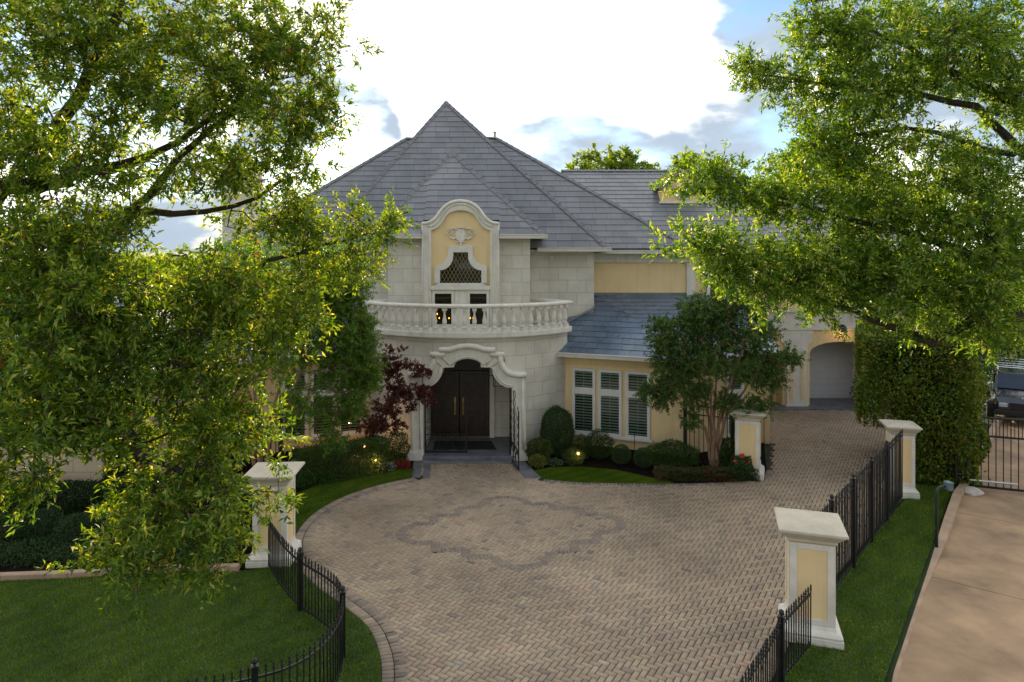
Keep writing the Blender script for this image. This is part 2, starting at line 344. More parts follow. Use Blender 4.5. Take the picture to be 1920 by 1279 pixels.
# ================================================================== GROUND
def sheet(name, pts, z, m, kind='structure', label=None, cat=None):
    mb = MB(); i = 0
    from mathutils.geometry import tessellate_polygon
    v = [Vector((p[0], p[1], z)) for p in pts]
    mb.v = [tuple(q) for q in v]
    for t in tessellate_polygon([v]):
        a, b, c = t
        if (v[b]-v[a]).cross(v[c]-v[a]).z < 0: a, b, c = a, c, b
        mb.f.append((a, b, c))
    o = build(mb, name, m); tag(o, label, cat, kind=kind); return o
mb = MB(); mb.quad((-1500,-200,-.03),(1500,-200,-.03),(1500,2500,-.03),(-1500,2500,-.03))
tag(build(mb, 'ground', M['earth']), kind='structure')

LEFT = [(-2.35,7.0),(-2.08,8.4),(-1.96,9.4),(-1.95,9.9),(-2.0,10.44),(-2.15,11.1),(-2.5,11.9),(-3.08,12.6),(-3.8,13.35),(-4.45,14.2),(-4.85,15.1),(-5.02,15.9),(-5.02,16.7),(-4.85,17.5),(-4.45,18.35),(-3.75,19.15),(-2.85,19.8)]
def smooth_line(p, n=3):
    out = []
    for i in range(len(p)-1):
        p0 = Vector(p[max(i-1,0)]); p1 = Vector(p[i]); p2 = Vector(p[i+1]); p3 = Vector(p[min(i+2,len(p)-1)])
        for k in range(n):
            t = k/n; out.append(tuple(.5*((2*p1)+(p2-p0)*t+(2*p0-5*p1+4*p2-p3)*t*t+(3*p1-p0-3*p2+p3)*t**3)))
    out.append(tuple(p[-1])); return out
LEFT_S = smooth_line(LEFT)
FRONT = [(.92,19.65),(1.7,19.42),(2.6,19.32),(4.1,19.28),(5.5,19.33),(6.6,19.5),(7.25,19.85),(7.65,20.5)]
FRONT_S = smooth_line(FRONT)
RIGHT = [(11.1,19.2),(10.35,18.1),(5.05,12.1),(4.5,11.2),(2.6,8.5),(1.7,7.0)]
POLY = LEFT_S + [(-3.0,21.3),(.40,21.3)] + FRONT_S + [(8.75,23.2),(8.9,28.3),(17,28.3),(14.3,24.5),(11.6,20.0)] + RIGHT
sheet('driveway_bedding', POLY, .006, M['mortar'])
PA = np.array(POLY)
def inside(x, y, poly=PA):
    c = np.zeros(np.shape(x), bool); j = len(poly)-1
    for i in range(len(poly)):
        xi, yi = poly[i]; xj, yj = poly[j]
        c ^= ((yi > y) != (yj > y)) & (x < (xj-xi)*(y-yi)/(yj-yi+1e-12)+xi); j = i
    return c
def distline(x, y, line):
    d = np.full(np.shape(x), 1e9)
    for (ax, ay), (bx, by) in zip(line[:-1], line[1:]):
        dx, dy = bx-ax, by-ay; t = np.clip(((x-ax)*dx+(y-ay)*dy)/(dx*dx+dy*dy+1e-12), 0, 1)
        d = np.minimum(d, np.hypot(x-ax-t*dx, y-ay-t*dy))
    return d
rng = np.random.default_rng(5)
BV, BF, BT = [], [], []
def brick(c, u, L, W, z, t, gap_=.0065, bev=.007):
    u = np.array(u); v = np.array((-u[1], u[0])); n = len(BV)
    for (g2, zz) in ((gap_, z-.014), (gap_+bev, z)):
        for sx, sy in ((-1,-1),(1,-1),(1,1),(-1,1)):
            q = c + u*sx*(L/2-g2) + v*sy*(W/2-g2); BV.append((q[0], q[1], zz))
    for f in ((4,5,6,7),(0,1,5,4),(1,2,6,5),(2,3,7,6),(3,0,4,7)): BF.append([n+k for k in f]); BT.append(t)
# medallion outline in its own frame (centre 0.02,16.2; turned by 8 degrees)
def arcp(cx, cy, r, a0, a1, n=10): return [(cx+r*math.cos(R(a0+(a1-a0)*k/n)), cy+r*math.sin(R(a0+(a1-a0)*k/n))) for k in range(n+1)]
quart = arcp(2.08,0,.55,0,90,6) + [(1.85,.55),(1.85,1.0),(1.2,1.0),(1.2,1.42),(.62,1.42)] + arcp(0,1.42,.62,0,90,6)[1:]
full = quart + [(-x,y) for x,y in quart[::-1]] + [(-x,-y) for x,y in quart] + [(x,-y) for x,y in quart[::-1]]
ca, sa = math.cos(R(8)), math.sin(R(8)); MED = [(.02+x*ca-y*sa, 16.2+x*sa+y*ca) for x,y in full]; MED.append(MED[0])
wB = .1; th = R(-31); U = np.array((math.cos(th), math.sin(th))); Vv = np.array((-U[1], U[0])); O = np.array((3.0, 16.0))
cells = []
for i in range(-190, 200):
    for j in range(-190, 200):
        k = (i-j) % 4
        if k == 0: cells.append(((i+1)*wB, (j+.5)*wB, 0))
        elif k == 3: cells.append(((i+.5)*wB, (j+1)*wB, 1))
cells = np.array(cells); XY = O + cells[:, :1]*U + cells[:, 1:2]*Vv
ok = inside(XY[:,0], XY[:,1]) & (XY[:,1] < 28.6)
XY, cells = XY[ok], cells[ok]
loop = np.vstack([PA, PA[:1]])
dL = distline(XY[:,0], XY[:,1], LEFT_S); dA = distline(XY[:,0], XY[:,1], [tuple(q) for q in loop])
dM = distline(XY[:,0], XY[:,1], MED)
ok = (dL > .30) & (dA > .13) & (dM > .02)
XY, cells = XY[ok], cells[ok]
for (c, ce) in zip(XY, cells):
    brick(c, U if ce[2] == 0 else Vv, .2, .1, .022 + rng.uniform(-.0015,.0015), float(np.clip(rng.normal(.54,.145),0,1)))
def soldier(line, off, z, tone, wd=.1, ln=.2, side=1, sd_=.12):
    L = [Vector(p) for p in line]; seglen = [ (b-a).length for a, b in zip(L[:-1], L[1:])]; T = sum(seglen); n = max(1, int(T/wd)); k = 0; acc = 0
    for s in range(n):
        d = (s+.5)*T/n
        while k < len(seglen)-1 and acc+seglen[k] < d: acc += seglen[k]; k += 1
        a, b = L[k], L[k+1]; u = (b-a).normalized(); p = a+u*(d-acc)
        # smoothed tangent
        u2 = (L[min(k+2, len(L)-1)]-L[max(k-1, 0)]).normalized() if len(L) > 6 and wd > .09 and off else u
        nrm = Vector((u2.y, -u2.x))*side; q = p+nrm*(off)
        brick(np.array(q), np.array(nrm), ln, T/n, z+rng.uniform(-.001,.001), float(np.clip(rng.normal(tone,sd_),0,1)))
soldier(LEFT_S, .10, .029, .28); soldier(LEFT_S, .30, .029, .24)
soldier([p for p in FRONT_S], .10, .029, .14)
soldier([tuple(q) for q in RIGHT], .10, .029, .3)
soldier([(-2.85,19.8),(-3.0,21.25)], .10, .029, .2); 
soldier(MED, .0, .027, .15, .085, .24, 1, .03)
npmesh('driveway', BV, BF, M['paver'], tint=BT); tag(bpy.data.objects['driveway'], kind='structure')
# slate bands either side of the walkway
mb = MB()
for a, b, wd in (((-2.78,19.75),(-2.93,21.25),.26), ((-2.48,19.75),(-2.62,21.25),.20), ((.62,19.72),(.16,21.25),.48)):
    nn = 4
    for k in range(nn):
        p = Vector(a).lerp(Vector(b), (k+.015)/nn); q = Vector(a).lerp(Vector(b), (k+.985)/nn); 
        z = .031; mb.quad((p.x-wd/2,p.y,z),(p.x+wd/2,p.y,z),(q.x+wd/2,q.y,z),(q.x-wd/2,q.y,z))
build(mb, 'walkway_band', M['step']); tag(bpy.data.objects['walkway_band'], kind='structure')
mb = MB(); mb.box(8.9, 17, 28.25, 28.9, -.02, .035); mb.box(8.9, 17, 28.9, 30.4, -.02, .05)
tag(build(mb, 'garage_apron', M['step']), kind='structure')

# lawns and beds
FC = smooth_line([(-5.05,14.15),(-4.4,13.15),(-3.88,12.5),(-3.4,12.05),(-2.95,11.55),(-2.70,10.9),(-2.66,10.3),(-2.76,9.75),(-3.02,9.35),(-3.43,9.1),(-3.95,8.9),(-4.6,8.7)], 4)
LAWN_L = [(-18,5),(-2.5,5.0)] + [(x-.005,y) for x,y in LEFT_S if y <= 14.0] + [(-4.6,14.4),(-5.5,14.0),(-7.7,13.88),(-10.2,13.6),(-18,13.3)]
sheet('lawn', LAWN_L, .012, M['earth'])
STRIP_L = [(x-.01,y) for x,y in LEFT_S if y > 14.4] + [(-2.96,20.6),(-3.5,20.55),(-4.3,20.1),(-5.3,19.3),(-5.9,18.4),(-6.3,17.2),(-5.9,15.5),(-5.3,14.8)]
sheet('lawn', STRIP_L, .014, M['earth'])
MOUND = [(x,y+.01) for x,y in FRONT_S if x < 4.7] + [(3.9,19.85),(3.1,20.45),(2.1,20.75),(1.2,20.7),(.60,20.35)]
sheet('lawn', MOUND, .016, M['earth'])
KE = [(4.6,8.5),(5.83,10.44),(8.44,13.85),(11.75,18.15),(12.5,18.95)]
STRIP_R = [(1.8,6.5),(2.7,8.5),(4.6,11.2),(5.15,12.1),(10.45,18.1),(11.15,19.2),(12.5,19.0)] + [(x-.14,y) for x,y in KE[::-1]] + [(3.0,6.0)]
sheet('lawn', STRIP_R, .013, M['earth'])
BED_R = [(.38,21.6),(.60,20.33),(1.2,20.7),(2.1,20.75),(3.1,20.45),(3.9,19.85),(4.72,19.3)] + [(x,y) for x,y in FRONT_S if x >= 4.75] + [(8.7,23.6),(5.5,22.2),(1.6,23.6),(1.0,22.6)]
sheet('planting_bed', BED_R, .03, M['soil'])
BED_L = [(-2.97,20.6),(-3.5,20.55),(-4.3,20.1),(-5.3,19.3),(-5.9,18.4),(-6.3,17.2),(-5.9,15.5),(-5.3,14.8),(-5.6,14.05),(-7.7,13.93),(-10.2,13.65),(-18,13.35),(-18,18),(-9.6,20),(-9,23),(-4.6,23.6),(-3.1,22)]
sheet('planting_bed', BED_L, .028, M['soil'])
mb = MB(); kl = smooth_line([(-18,13.3),(-10.2,13.6),(-7.7,13.88),(-6.4,13.97),(-5.62,14.0)], 3)
for a, b in zip(kl[:-1], kl[1:]): mb.seg(a, b, .16, -.05, .13)
tag(build(mb, 'bed_kerb', M['kerb'], bevel=.02), kind='structure')
# concrete side drive, in slabs with open joints, and its kerb
kd = (Vector(KE[3]) - Vector(KE[1])).normalized(); kn = Vector((kd.y, -kd.x))
full_k = [(2.9,5.8)] + KE + [(13.6,20.2),(17.4,24.8),(24,32.5)]
mb = MB()
def at_s(s):
    L = [Vector(p) for p in full_k]
    for a, b in zip(L[:-1], L[1:]):
        l = (b-a).length
        if s <= l: return a+(b-a)*(s/l)
        s -= l
    return L[-1]
total = sum((Vector(b)-Vector(a)).length for a, b in zip(full_k[:-1], full_k[1:]))
s0 = 3.3 - .0; cuts = [0]; joint_s = []
base = sum((Vector(b)-Vector(a)).length for a, b in zip(full_k[:2], full_k[1:3])) + (Vector((8.37,13.75))-Vector(KE[1])).length
s = base
while s > 0: s -= 4.35
s += 4.35
joint_s = [0]
while s < total: joint_s.append(s); s += 4.35
joint_s.append(total)
for a, b in zip(joint_s[:-1], joint_s[1:]):
    for (o0, o1) in ((.0, 3.6), (3.615, 7.5)):
        n = max(2, int((b-a)/.6)); ss = [a+.008+(b-a-.016)*k/n for k in range(n+1)]
        for u, v in zip(ss[:-1], ss[1:]):
            p, q = at_s(u), at_s(v)
            z = .05
            mb.quad((p.x+kn.x*o0,p.y+kn.y*o0,z),(p.x+kn.x*o1,p.y+kn.y*o1,z),(q.x+kn.x*o1,q.y+kn.y*o1,z),(q.x+kn.x*o0,q.y+kn.y*o0,z))
tag(build(mb, 'side_drive', M['concrete']), kind='structure')
mb = MB(); n = 60; L0 = [at_s(total*k/n) for k in range(n+1)]
for i, (p, q) in enumerate(zip(L0[:-1], L0[1:])):
    mid = (p+q)/2; hz = .05 + .13*min(1, max(0, (mid.y-14.0)/2.2)); hw = .04+.12*min(1, max(0, (p.y-13.2)/2.5)); hw2 = .04+.12*min(1, max(0, (q.y-13.2)/2.5))
    hz2 = .05 + .13*min(1, max(0, ((q.y)-14.0)/2.2)); hz1 = .05 + .13*min(1, max(0, ((p.y)-14.0)/2.2))
    a = p-kn*.02; b = p+kn*(hw); c = q+kn*hw2; d = q-kn*.02
    mb.hexa([(t.x,t.y,-.02) for t in (a,b,c,d)], [(a.x,a.y,hz1+.004),(b.x,b.y,hz1+.004),(c.x,c.y,hz2+.004),(d.x,d.y,hz2+.004)])
tag(build(mb, 'drive_kerb', M['kerb']), kind='structure')

# ================================================================== HOUSE
house = thing('villa', 'large pale stone and yellow house with grey slate roofs and a round balcony', 'house', (-1.5, 25, 0))
CX, CY, RW = -1.5, 25.76, 4.1
def hb(mb, name, m, parent=house, **k): return build(mb, name, m, parent, **k)
def hsplit(mb, name, m, parent=house, tol=.04, **k):
    # one object for every piece that stands apart
    par = list(range(len(mb.v)))
    def fd(a):
        while par[a] != a: par[a] = par[par[a]]; a = par[a]
        return a
    for f in mb.f:
        for q in f[1:]: par[fd(q)] = fd(f[0])
    comp = {}
    for i, f in enumerate(mb.f): comp.setdefault(fd(f[0]), []).append(i)
    cl = []
    for fs in comp.values():
        P_ = np.array([mb.v[q] for i in fs for q in mb.f[i]]); cl.append([fs, P_.min(0)-tol/2, P_.max(0)+tol/2])
    done = False
    while not done:
        done = True
        for i in range(len(cl)):
            for j in range(len(cl)-1, i, -1):
                if (cl[i][1] <= cl[j][2]).all() and (cl[j][1] <= cl[i][2]).all():
                    cl[i] = [cl[i][0]+cl[j][0], np.minimum(cl[i][1], cl[j][1]), np.maximum(cl[i][2], cl[j][2])]; cl.pop(j); done = False
    out_ = []
    for fs, _, _ in cl:
        q = MB(); mp_ = {}
        for i in fs:
            nf = []
            for a in mb.f[i]:
                if a not in mp_: mp_[a] = len(q.v); q.v.append(mb.v[a])
                nf.append(mp_[a])
            if i in mb.uv: q.uv[len(q.f)] = mb.uv[i]
            q.f.append(tuple(nf))
        out_.append(build(q, name, m, parent, **k))
    return out_
# rotunda wall, with explicit uvs round the curve
mb = MB(); PXC = -1.40
angs = [R(-90 + a) for a in np.arange(-56, 56.01, 2)]
for a, b in zip(angs[:-1], angs[1:]):
    x = CX + RW*math.cos((a+b)/2) - PXC; ax = abs(x)
    z0 = 0 if ax > 1.62 else (2.52 if ax > 1.15 else (3.15 if ax > .85 else 3.36))
    pa = (CX+RW*math.cos(a), CY+RW*math.sin(a)); pb = (CX+RW*math.cos(b), CY+RW*math.sin(b))
    k = mb.quad((*pa,z0),(*pb,z0),(*pb,3.9),(*pa,3.9)); ua, ub = RW*a, RW*b
    mb.uv[k] = [(ua,z0),(ub,z0),(ub,3.9),(ua,3.9)]
mb.box(1.6,1.88,23.48,25,0,3.9); mb.box(-4.88,-4.6,23.48,25,0,3.9)
hb(mb, 'rotunda_wall', M['stone'])
# main walls
mb = MB()
mb.box(-4.25, .62, 23.4, 25.1, 3.96, 7.10); mb.box(-6.4, 3.0, 25.0, 30, 3.0, 6.68); mb.box(-6.4, 3.0, 25.05, 30, 0, 3.0)
mb.box(-10.6, -6.4, 25.9, 34, 0, 6.6)
hsplit(mb, 'stone_wall', M['stone'])
mb = MB(); mb.box(3.0, 9.55, 26.0, 34.5, 3.0, 6.58); mb.box(9.55, 17, 29.0, 34.5, 4.15, 6.55)
WR = [(1.6,23.45),(5.5,21.95),(8.7,23.4)]; WL = [(-11.7,23.4),(-8.5,21.95),(-4.6,23.45)]
mb.seg(WR[0], WR[1], .25, 0, 3.1); mb.seg((5.5,21.95), (8.7,23.4), .25, 0, 3.1); mb.box(8.45, 8.7, 23.45, 29, 0, 3.1); 
mb.seg(WL[0], WL[1], .25, 0, 3.1); mb.seg(WL[1], WL[2], .25, 0, 3.1); mb.box(-11.7,-11.45,23.4,28,0,3.1)
hsplit(mb, 'stucco_wall', M['yellow'])
mb = MB(); mb.box(-18, -9.55, 17.5, 27, 0, 3.2); hb(mb, 'left_wing_wall', M['tanstone'])
# trims on walls: frieze under the eave, corner boards, plinths
mb = MB(); mb.box(3.003, 9.60, 25.93, 25.997, 6.18, 6.58); mb.box(3.003,9.6,25.90,25.93,6.15,6.24)
mb.box(7.36,7.52,25.90,25.997,4.9,6.18); mb.box(6.64,6.96,25.90,25.997,4.9,6.18)
hb(mb, 'frieze', M['trim'], bevel=.008)
# roofs --------------------------------------------------------------
def clip(poly, n, d):      # keep n.p <= d
    out = []
    for i in range(len(poly)):
        a, b = poly[i], poly[(i+1) % len(poly)]; da, db = n.dot(a)-d, n.dot(b)-d
        if da <= 0: out.append(a)
        if (da < 0) != (db < 0) and abs(da-db) > 1e-9: out.append(a+(b-a)*(da/(da-db)))
    return out
def courses(mb, poly, h=.34, lift=.017, jit=.0):
    poly = [Vector(p) for p in poly]; nrm = (poly[1]-poly[0]).cross(poly[2]-poly[1]).normalized()
    if nrm.z < 0: nrm = -nrm; poly = poly[::-1]
    t = Vector((0,0,1)).cross(nrm).normalized(); up = nrm.cross(t)
    s = [p.dot(up) for p in poly]; s0, s1 = min(s), max(s); n = math.ceil((s1-s0)/h)
    for k in range(n):
        lo, hi = s0+k*h, s0+(k+1)*h
        q = clip(clip(poly, -up, -lo), up, hi)
        if len(q) < 3: continue
        off = random.uniform(0, 3)
        v = [p + nrm*(lift*(1-(p.dot(up)-lo)/h)) for p in q]
        i = mb.quad(*v); mb.uv[i] = [(p.dot(t)+off, p.dot(up)+k*0) for p in q]
        # butt edge of the course
        low = sorted([p for p in q if abs(p.dot(up)-lo) < 1e-4], key=lambda p: p.dot(t))
        if len(low) >= 2:
            a, b = low[0], low[-1]; j = mb.quad(a, b, b+nrm*lift, a+nrm*lift); mb.uv[j] = [(.1,.1)]*4
def capline(mb, a, b, w=.13, step=.34):
    a, b = Vector(a), Vector(b); L = (b-a).length; d = (b-a)/L; side = d.cross(Vector((0,0,1))).normalized(); up = side.cross(d)
    n = int(L/step)
    for k in range(n):
        p = a+d*(k*L/n-.02); q = a+d*((k+1)*L/n+.02)
        h0, h1 = .06, .04
        v = [p-side*w+up*(-.03), p+side*w+up*(-.03), p+up*h0, q-side*w+up*(-.05), q+side*w+up*(-.05), q+up*h1]
        i = len(mb.v); mb.v += [tuple(x) for x in v]
        mb.f += [(i,i+2,i+5,i+3),(i+1,i+4,i+5,i+2),(i,i+1,i+2),(i+3,i+5,i+4)]
rf, rc = MB(), MB(); GX = -1.74
A0 = Vector((-2.9,30,13.15)); A = [(-7.0,24.4,6.7),(3.43,24.4,6.7),(3.43,35.6,6.7),(-7.0,35.6,6.7)]
for i in range(4): courses(rf, [A[i], A[(i+1)%4], A0])
for i in (0,1): capline(rc, A[i], A0)
V1, V0 = Vector((-.71,30.5,11.65)), Vector((-4.72,30.5,11.62))
BC = [Vector((-11.0,25.4,6.64)), Vector((6.75,25.4,6.68)), Vector((6.75,35.6,6.68)), Vector((-11.0,35.6,6.64))]
courses(rf, [BC[0], BC[1], V1, V0]); courses(rf, [BC[1], BC[2], V1]); courses(rf, [BC[2], BC[3], V0, V1]); courses(rf, [BC[3], BC[0], V0])
for a, b in ((BC[1], V1), (BC[0], V0), (V0, V1)): capline(rc, a, b)
E0 = Vector((-2.32,26.5,10.43)); E0b = Vector((-2.32,27.7,10.43)); E = [Vector((-4.75,22.9,7.14)), Vector((1.1,22.9,7.14))]
for xa, xb, yc in ((-9, GX-1.30, 0), (GX-1.30, GX+1.30, 23.45), (GX+1.30, 9, 0)):
    q_ = clip(clip([E[0], E[1], E0], Vector((1,0,0)), xb), Vector((-1,0,0)), -xa); q_ = clip(q_, Vector((0,-1,0)), -yc)
    courses(rf, q_)
courses(rf, [E[1], Vector((1.1,25.4,7.14)), E0b, E0]); courses(rf, [Vector((-4.75,25.4,7.14)), E[0], E0, E0b])
for a in E: capline(rc, a, E0)
ZR = 10.17
courses(rf, [(3.2,25.5,6.6),(9.95,25.5,6.6),(9.95,30.5,ZR),(2.2,30.5,ZR)]); courses(rf, [(9.95,35.5,6.6),(3.2,35.5,6.6),(2.2,30.5,ZR),(9.95,30.5,ZR)])
capline(rc, (2.2,30.5,ZR), (9.95,30.5,ZR))
courses(rf, [(9.4,28.4,6.6),(17.5,28.4,6.6),(15.5,31.8,9.0),(9.4,31.8,9.0)]); courses(rf, [(17.5,28.4,6.6),(17.5,35.2,6.6),(15.5,31.8,9.0)]); courses(rf, [(17.5,35.2,6.6),(9.4,35.2,6.6),(9.4,31.8,9.0),(15.5,31.8,9.0)])
roof = hb(rf, 'roof', M['slate'])
hsplit(rc, 'ridge_cap', M['cap'], roof)
mb = MB(); mb.f = []; mb.quad((9.9,25.6,6.58),(9.9,35.4,6.58),(9.9,30.5,ZR-.05)); mb.box(9.3,9.55,26,34.5,0,6.58)
hb(mb, 'gable_end_wall', M['yellow'])
# low wing roofs
lf, lc = MB(), MB()
def minroof(foot, planes, h=.33):
    for i, (p, n, k, z) in enumerate(planes):
        poly = [Vector((x, y, 0)) for x, y in foot]
        def ev(q, pl): return pl[3] + pl[2]*((q.x-pl[0][0])*pl[1][0]+(q.y-pl[0][1])*pl[1][1])
        for j, pl in enumerate(planes):
            if i == j: continue
            # f_i - f_j <= 0
            nx = k*n[0]-pl[2]*pl[1][0]; ny = k*n[1]-pl[2]*pl[1][1]
            c = (z-k*(p[0]*n[0]+p[1]*n[1])) - (pl[3]-pl[2]*(pl[0][0]*pl[1][0]+pl[0][1]*pl[1][1]))
            poly = clip(poly, Vector((nx,ny,0)), -c)
            if len(poly) < 3: break
        if len(poly) >= 3:
            courses(lf, [Vector((q.x,q.y,ev(q,planes[i]))) for q in poly], h)
    return
def un(a, b): d = (Vector(b)-Vector(a)).normalized(); return (-d.y, d.x)
ER = [(1.35,23.12),(5.62,21.48),(9.1,23.05)]
for mir in (1, -1):
    mx = (lambda p: p) if mir == 1 else (lambda p: (-3.0-p[0], p[1]))
    e = [mx(p) for p in ER]; foot = [mx(p) for p in ER] + [mx((9.1,26.0)), mx((3.0,26.0)), mx((3.0,24.9)), mx((1.95,24.9))]
    nl = un(e[0], e[1]) if mir == 1 else un(e[1], e[0]); nr = un(e[1], e[2]) if mir == 1 else un(e[2], e[1])
    if mir == -1: foot = foot[::-1]
    minroof(foot, [(e[0], nl, .53, 3.16), (e[2], nr, .53, 3.16), ((0,26.0), (0,1), .38, 4.93)])
courses(lf, [(-18.3,17.1,3.2),(-9.2,17.1,3.2),(-11.5,21.5,5.3),(-18.3,21.5,5.3)]); courses(lf, [(-9.2,17.1,3.2),(-9.2,26,3.2),(-11.5,21.5,5.3)]); courses(lf, [(-9.2,26,3.2),(-18.3,26,3.2),(-18.3,21.5,5.3),(-11.5,21.5,5.3)])
capline(lc, (-9.2,17.1,3.2), (-11.5,21.5,5.3))
lr = hsplit(lf, 'low_roof', M['bslate'], tol=.3)[0]
hsplit(lc, 'ridge_cap', M['cap'])
mb = MB()   # lead flashings where the low roof meets the walls
mb.tube([(1.72,23.35,3.30),(2.0,24.55,4.02),(3.0,24.93,4.5),(3.02,25.9,4.93)], .05, 5); mb.box(3.0, 7.0, 25.92, 25.996, 4.88, 5.0)
mb.tube([(-3-1.72,23.35,3.30),(-3-2.0,24.55,4.02),(-6.0,24.93,4.5)], .05, 5)
hsplit(mb, 'flashing', M['cap'])
# gutters
def gut(mb, a, b, z, h=.14, d=.13):
    mb.seg(a, b, d, z-h, z, off=-.10); mb.seg(a, b, d+.03, z-.03, z+.005, off=-.118)
mb = MB()
gut(mb, (-4.85,22.9), (-3.03,22.9), 7.14); gut(mb, (-.42,22.9), (1.18,22.9), 7.14); gut(mb, (1.1,22.9), (1.1,24.5), 7.14)
gut(mb, (.9,24.4), (3.55,24.4), 6.7); gut(mb, (-7.1,24.4), (-4.5,24.4), 6.7); gut(mb, (3.43,24.4),(3.43,25.5),6.7)
gut(mb, (3.2,25.45), (10,25.45), 6.62); gut(mb, (-11.05,25.4), (-6.9,25.4), 6.64); gut(mb, (9.4,28.4), (17.5,28.4), 6.6)
for e in (ER, [(-3-x,y) for x,y in ER[::-1]]):
    gut(mb, e[0], e[1], 3.17); gut(mb, e[1], e[2], 3.17)
gut(mb, (-18.3,17.1), (-9.1,17.1), 3.2)
hsplit(mb, 'gutter', M['gutter'], bevel=.012)
mb = MB()   # soffits
mb.box(-4.75,GX-1.30,22.92,23.42,7.02,7.06); mb.box(GX+1.30,1.1,22.92,23.42,7.02,7.06); mb.box(.62,1.1,23.42,25,7.02,7.06); mb.box(-4.75,-4.25,23.42,25,7.02,7.06)
mb.box(.6,3.43,24.42,25.0,6.58,6.62); mb.box(-7,-4.2,24.42,25.0,6.58,6.62); mb.box(3.0,9.95,25.47,26,6.50,6.53); mb.box(-11,-6.4,25.42,25.9,6.5,6.53); mb.box(9.56,17.4,28.42,29.0,6.46,6.5)
for e in (ER, [(-3-x,y) for x,y in ER[::-1]]):
    mb.seg(e[0], e[1], .42, 3.05, 3.08, off=.02); mb.seg(e[1], e[2], .42, 3.052, 3.082, off=.02)
hsplit(mb, 'soffit', M['gutter'])

# ---- gable frontispiece
GX = -1.74
out_r = [(1.29,3.96),(1.29,7.49),(1.24,7.52),(1.12,7.53),(1.0,7.57),(.88,7.65),(.78,7.77),(.70,7.89),(.60,8.02),(.48,8.13),(.34,8.21),(.17,8.26),(0,8.275)]
in_r = [(1.0,3.96),(1.0,7.28),(.97,7.29),(.90,7.31),(.80,7.36),(.71,7.44),(.63,7.54),(.56,7.66),(.48,7.77),(.38,7.86),(.26,7.92),(.13,7.95),(0,7.96)]
outer = out_r + [(-x,z) for x,z in out_r[:-1][::-1]]; inner = in_r + [(-x,z) for x,z in in_r[:-1][::-1]]
mb = MB(); mb.ring(outer, inner, 23.10, 23.39, GX)
hi = [(x*.93+ (0 if abs(x)<.01 else 0), z-.055) for x,z in outer[1:-1]]
gab = hb(mb, 'gable_surround', M['trim'], bevel=.02)
mb = MB(); mb.tube([(GX+x*1.01,23.09,z+.005) for x,z in outer[1:-1]], .055, 8); mb.tube([(GX+x*.90,23.09,z-.10) for x,z in outer[2:-2]], .03, 6)
for s in (1,-1): mb.tube([(GX+s*1.29,23.09,3.96),(GX+s*1.29,23.09,7.49)], .03, 6); mb.tube([(GX+s*1.06,23.09,3.96),(GX+s*1.06,23.09,7.32)], .022, 6)
build(mb, 'moulding', M['trim'], gab, smooth=True)
mb = MB(); mb.prism([(x,z) for x,z in inner], 23.22, 24.6, GX); hb(mb, 'gable_panel', M['yellow'])
mb = MB(); core = [(x*.985, z-.012) for x,z in outer[1:-1]]; mb.prism(core, 23.392, 24.9, GX); hb(mb, 'gable_body', M['trim'])
# crest
mb = MB(); crest = hb(mb.prism([(-.16,7.25),(-.19,7.12),(-.15,6.98),(-.05,6.90),(0,6.78),(.05,6.90),(.15,6.98),(.19,7.12),(.16,7.25),(.08,7.36),(-.08,7.36)][::1], 23.15, 23.22, GX), 'carved_crest', M['trim'], bevel=.02)
mb = MB(); 
for s in (1,-1):
    pts = []
    for k in range(26):
        a = k/25*PI*2.6; rr = .13*(1-k/30); pts.append((GX+s*(.32+rr*math.cos(a)*.9+.012*k*.5), 23.19, 7.19+rr*math.sin(a)*.8))
    mb.tube(pts, .022, 6)
    mb.tube([(GX+s*.14,23.18,7.05),(GX+s*.24,23.17,6.99),(GX+s*.34,23.18,7.03),(GX+s*.40,23.2,7.11)], .03, 6)
    mb.tube([(GX+s*.12,23.18,7.30),(GX+s*.22,23.17,7.36),(GX+s*.33,23.18,7.34),(GX+s*.44,23.2,7.29)], .025, 6)
    mb.tube([(GX+s*.05,23.18,6.92),(GX+s*.13,23.17,6.87),(GX+s*.20,23.2,6.93)], .022, 6)
mb.lathe([(.01,-.02),(.10,0),(.12,.03),(.02,.05)], (GX,23.16,7.36), 10); mb.tube([(GX,23.17,6.84),(GX,23.18,6.66)], [.035,.008], 6)
build(mb, 'scrollwork', M['trim'], crest, smooth=True)
# leaded bell-shaped window
def bell(w, wt, z0, zs, zt, n=8):
    r = [(w,z0),(w,zs)]
    for k in range(1, n+1):
        a = k/n*PI/2; r.append((w-(w-wt)*math.sin(a)**1.0*1.0 if False else wt+(w-wt)*(1-math.sin(a)), zs+(zt-zs)*(1-math.cos(a))*.82))
    r.append((wt, zt)); return r + [(-x,z) for x,z in r[::-1]]
go, gi = bell(.89,.41,5.42,6.07,6.76), bell(.70,.25,5.50,5.93,6.54)
mb = MB(); n = len(go); mb.ring(go, gi, 23.13, 23.24, GX); mb.box(GX-.89,GX+.89,23.13,23.24,5.40,5.50)
wf = hb(mb, 'window', M['trim'], bevel=.01)
mb = MB(); mb.prism(gi, 23.185, 23.190, GX); build(mb, 'glass', M['glassd'], wf)
mb = MB(); mb.prism([(x*.995,z) for x,z in gi], 23.205, 23.215, GX); build(mb, 'dark_pane', mat('amber_dark_glass', (.10,.065,.02), .3, .3, 3), wf)
mb = MB()
def inbell(x, z):
    c = False; j = len(gi)-1
    for i in range(len(gi)):
        xi, zi = gi[i]; xj, zj = gi[j]
        if (zi > z) != (zj > z) and x < (xj-xi)*(z-zi)/(zj-zi)+xi: c = not c
        j = i
    return c
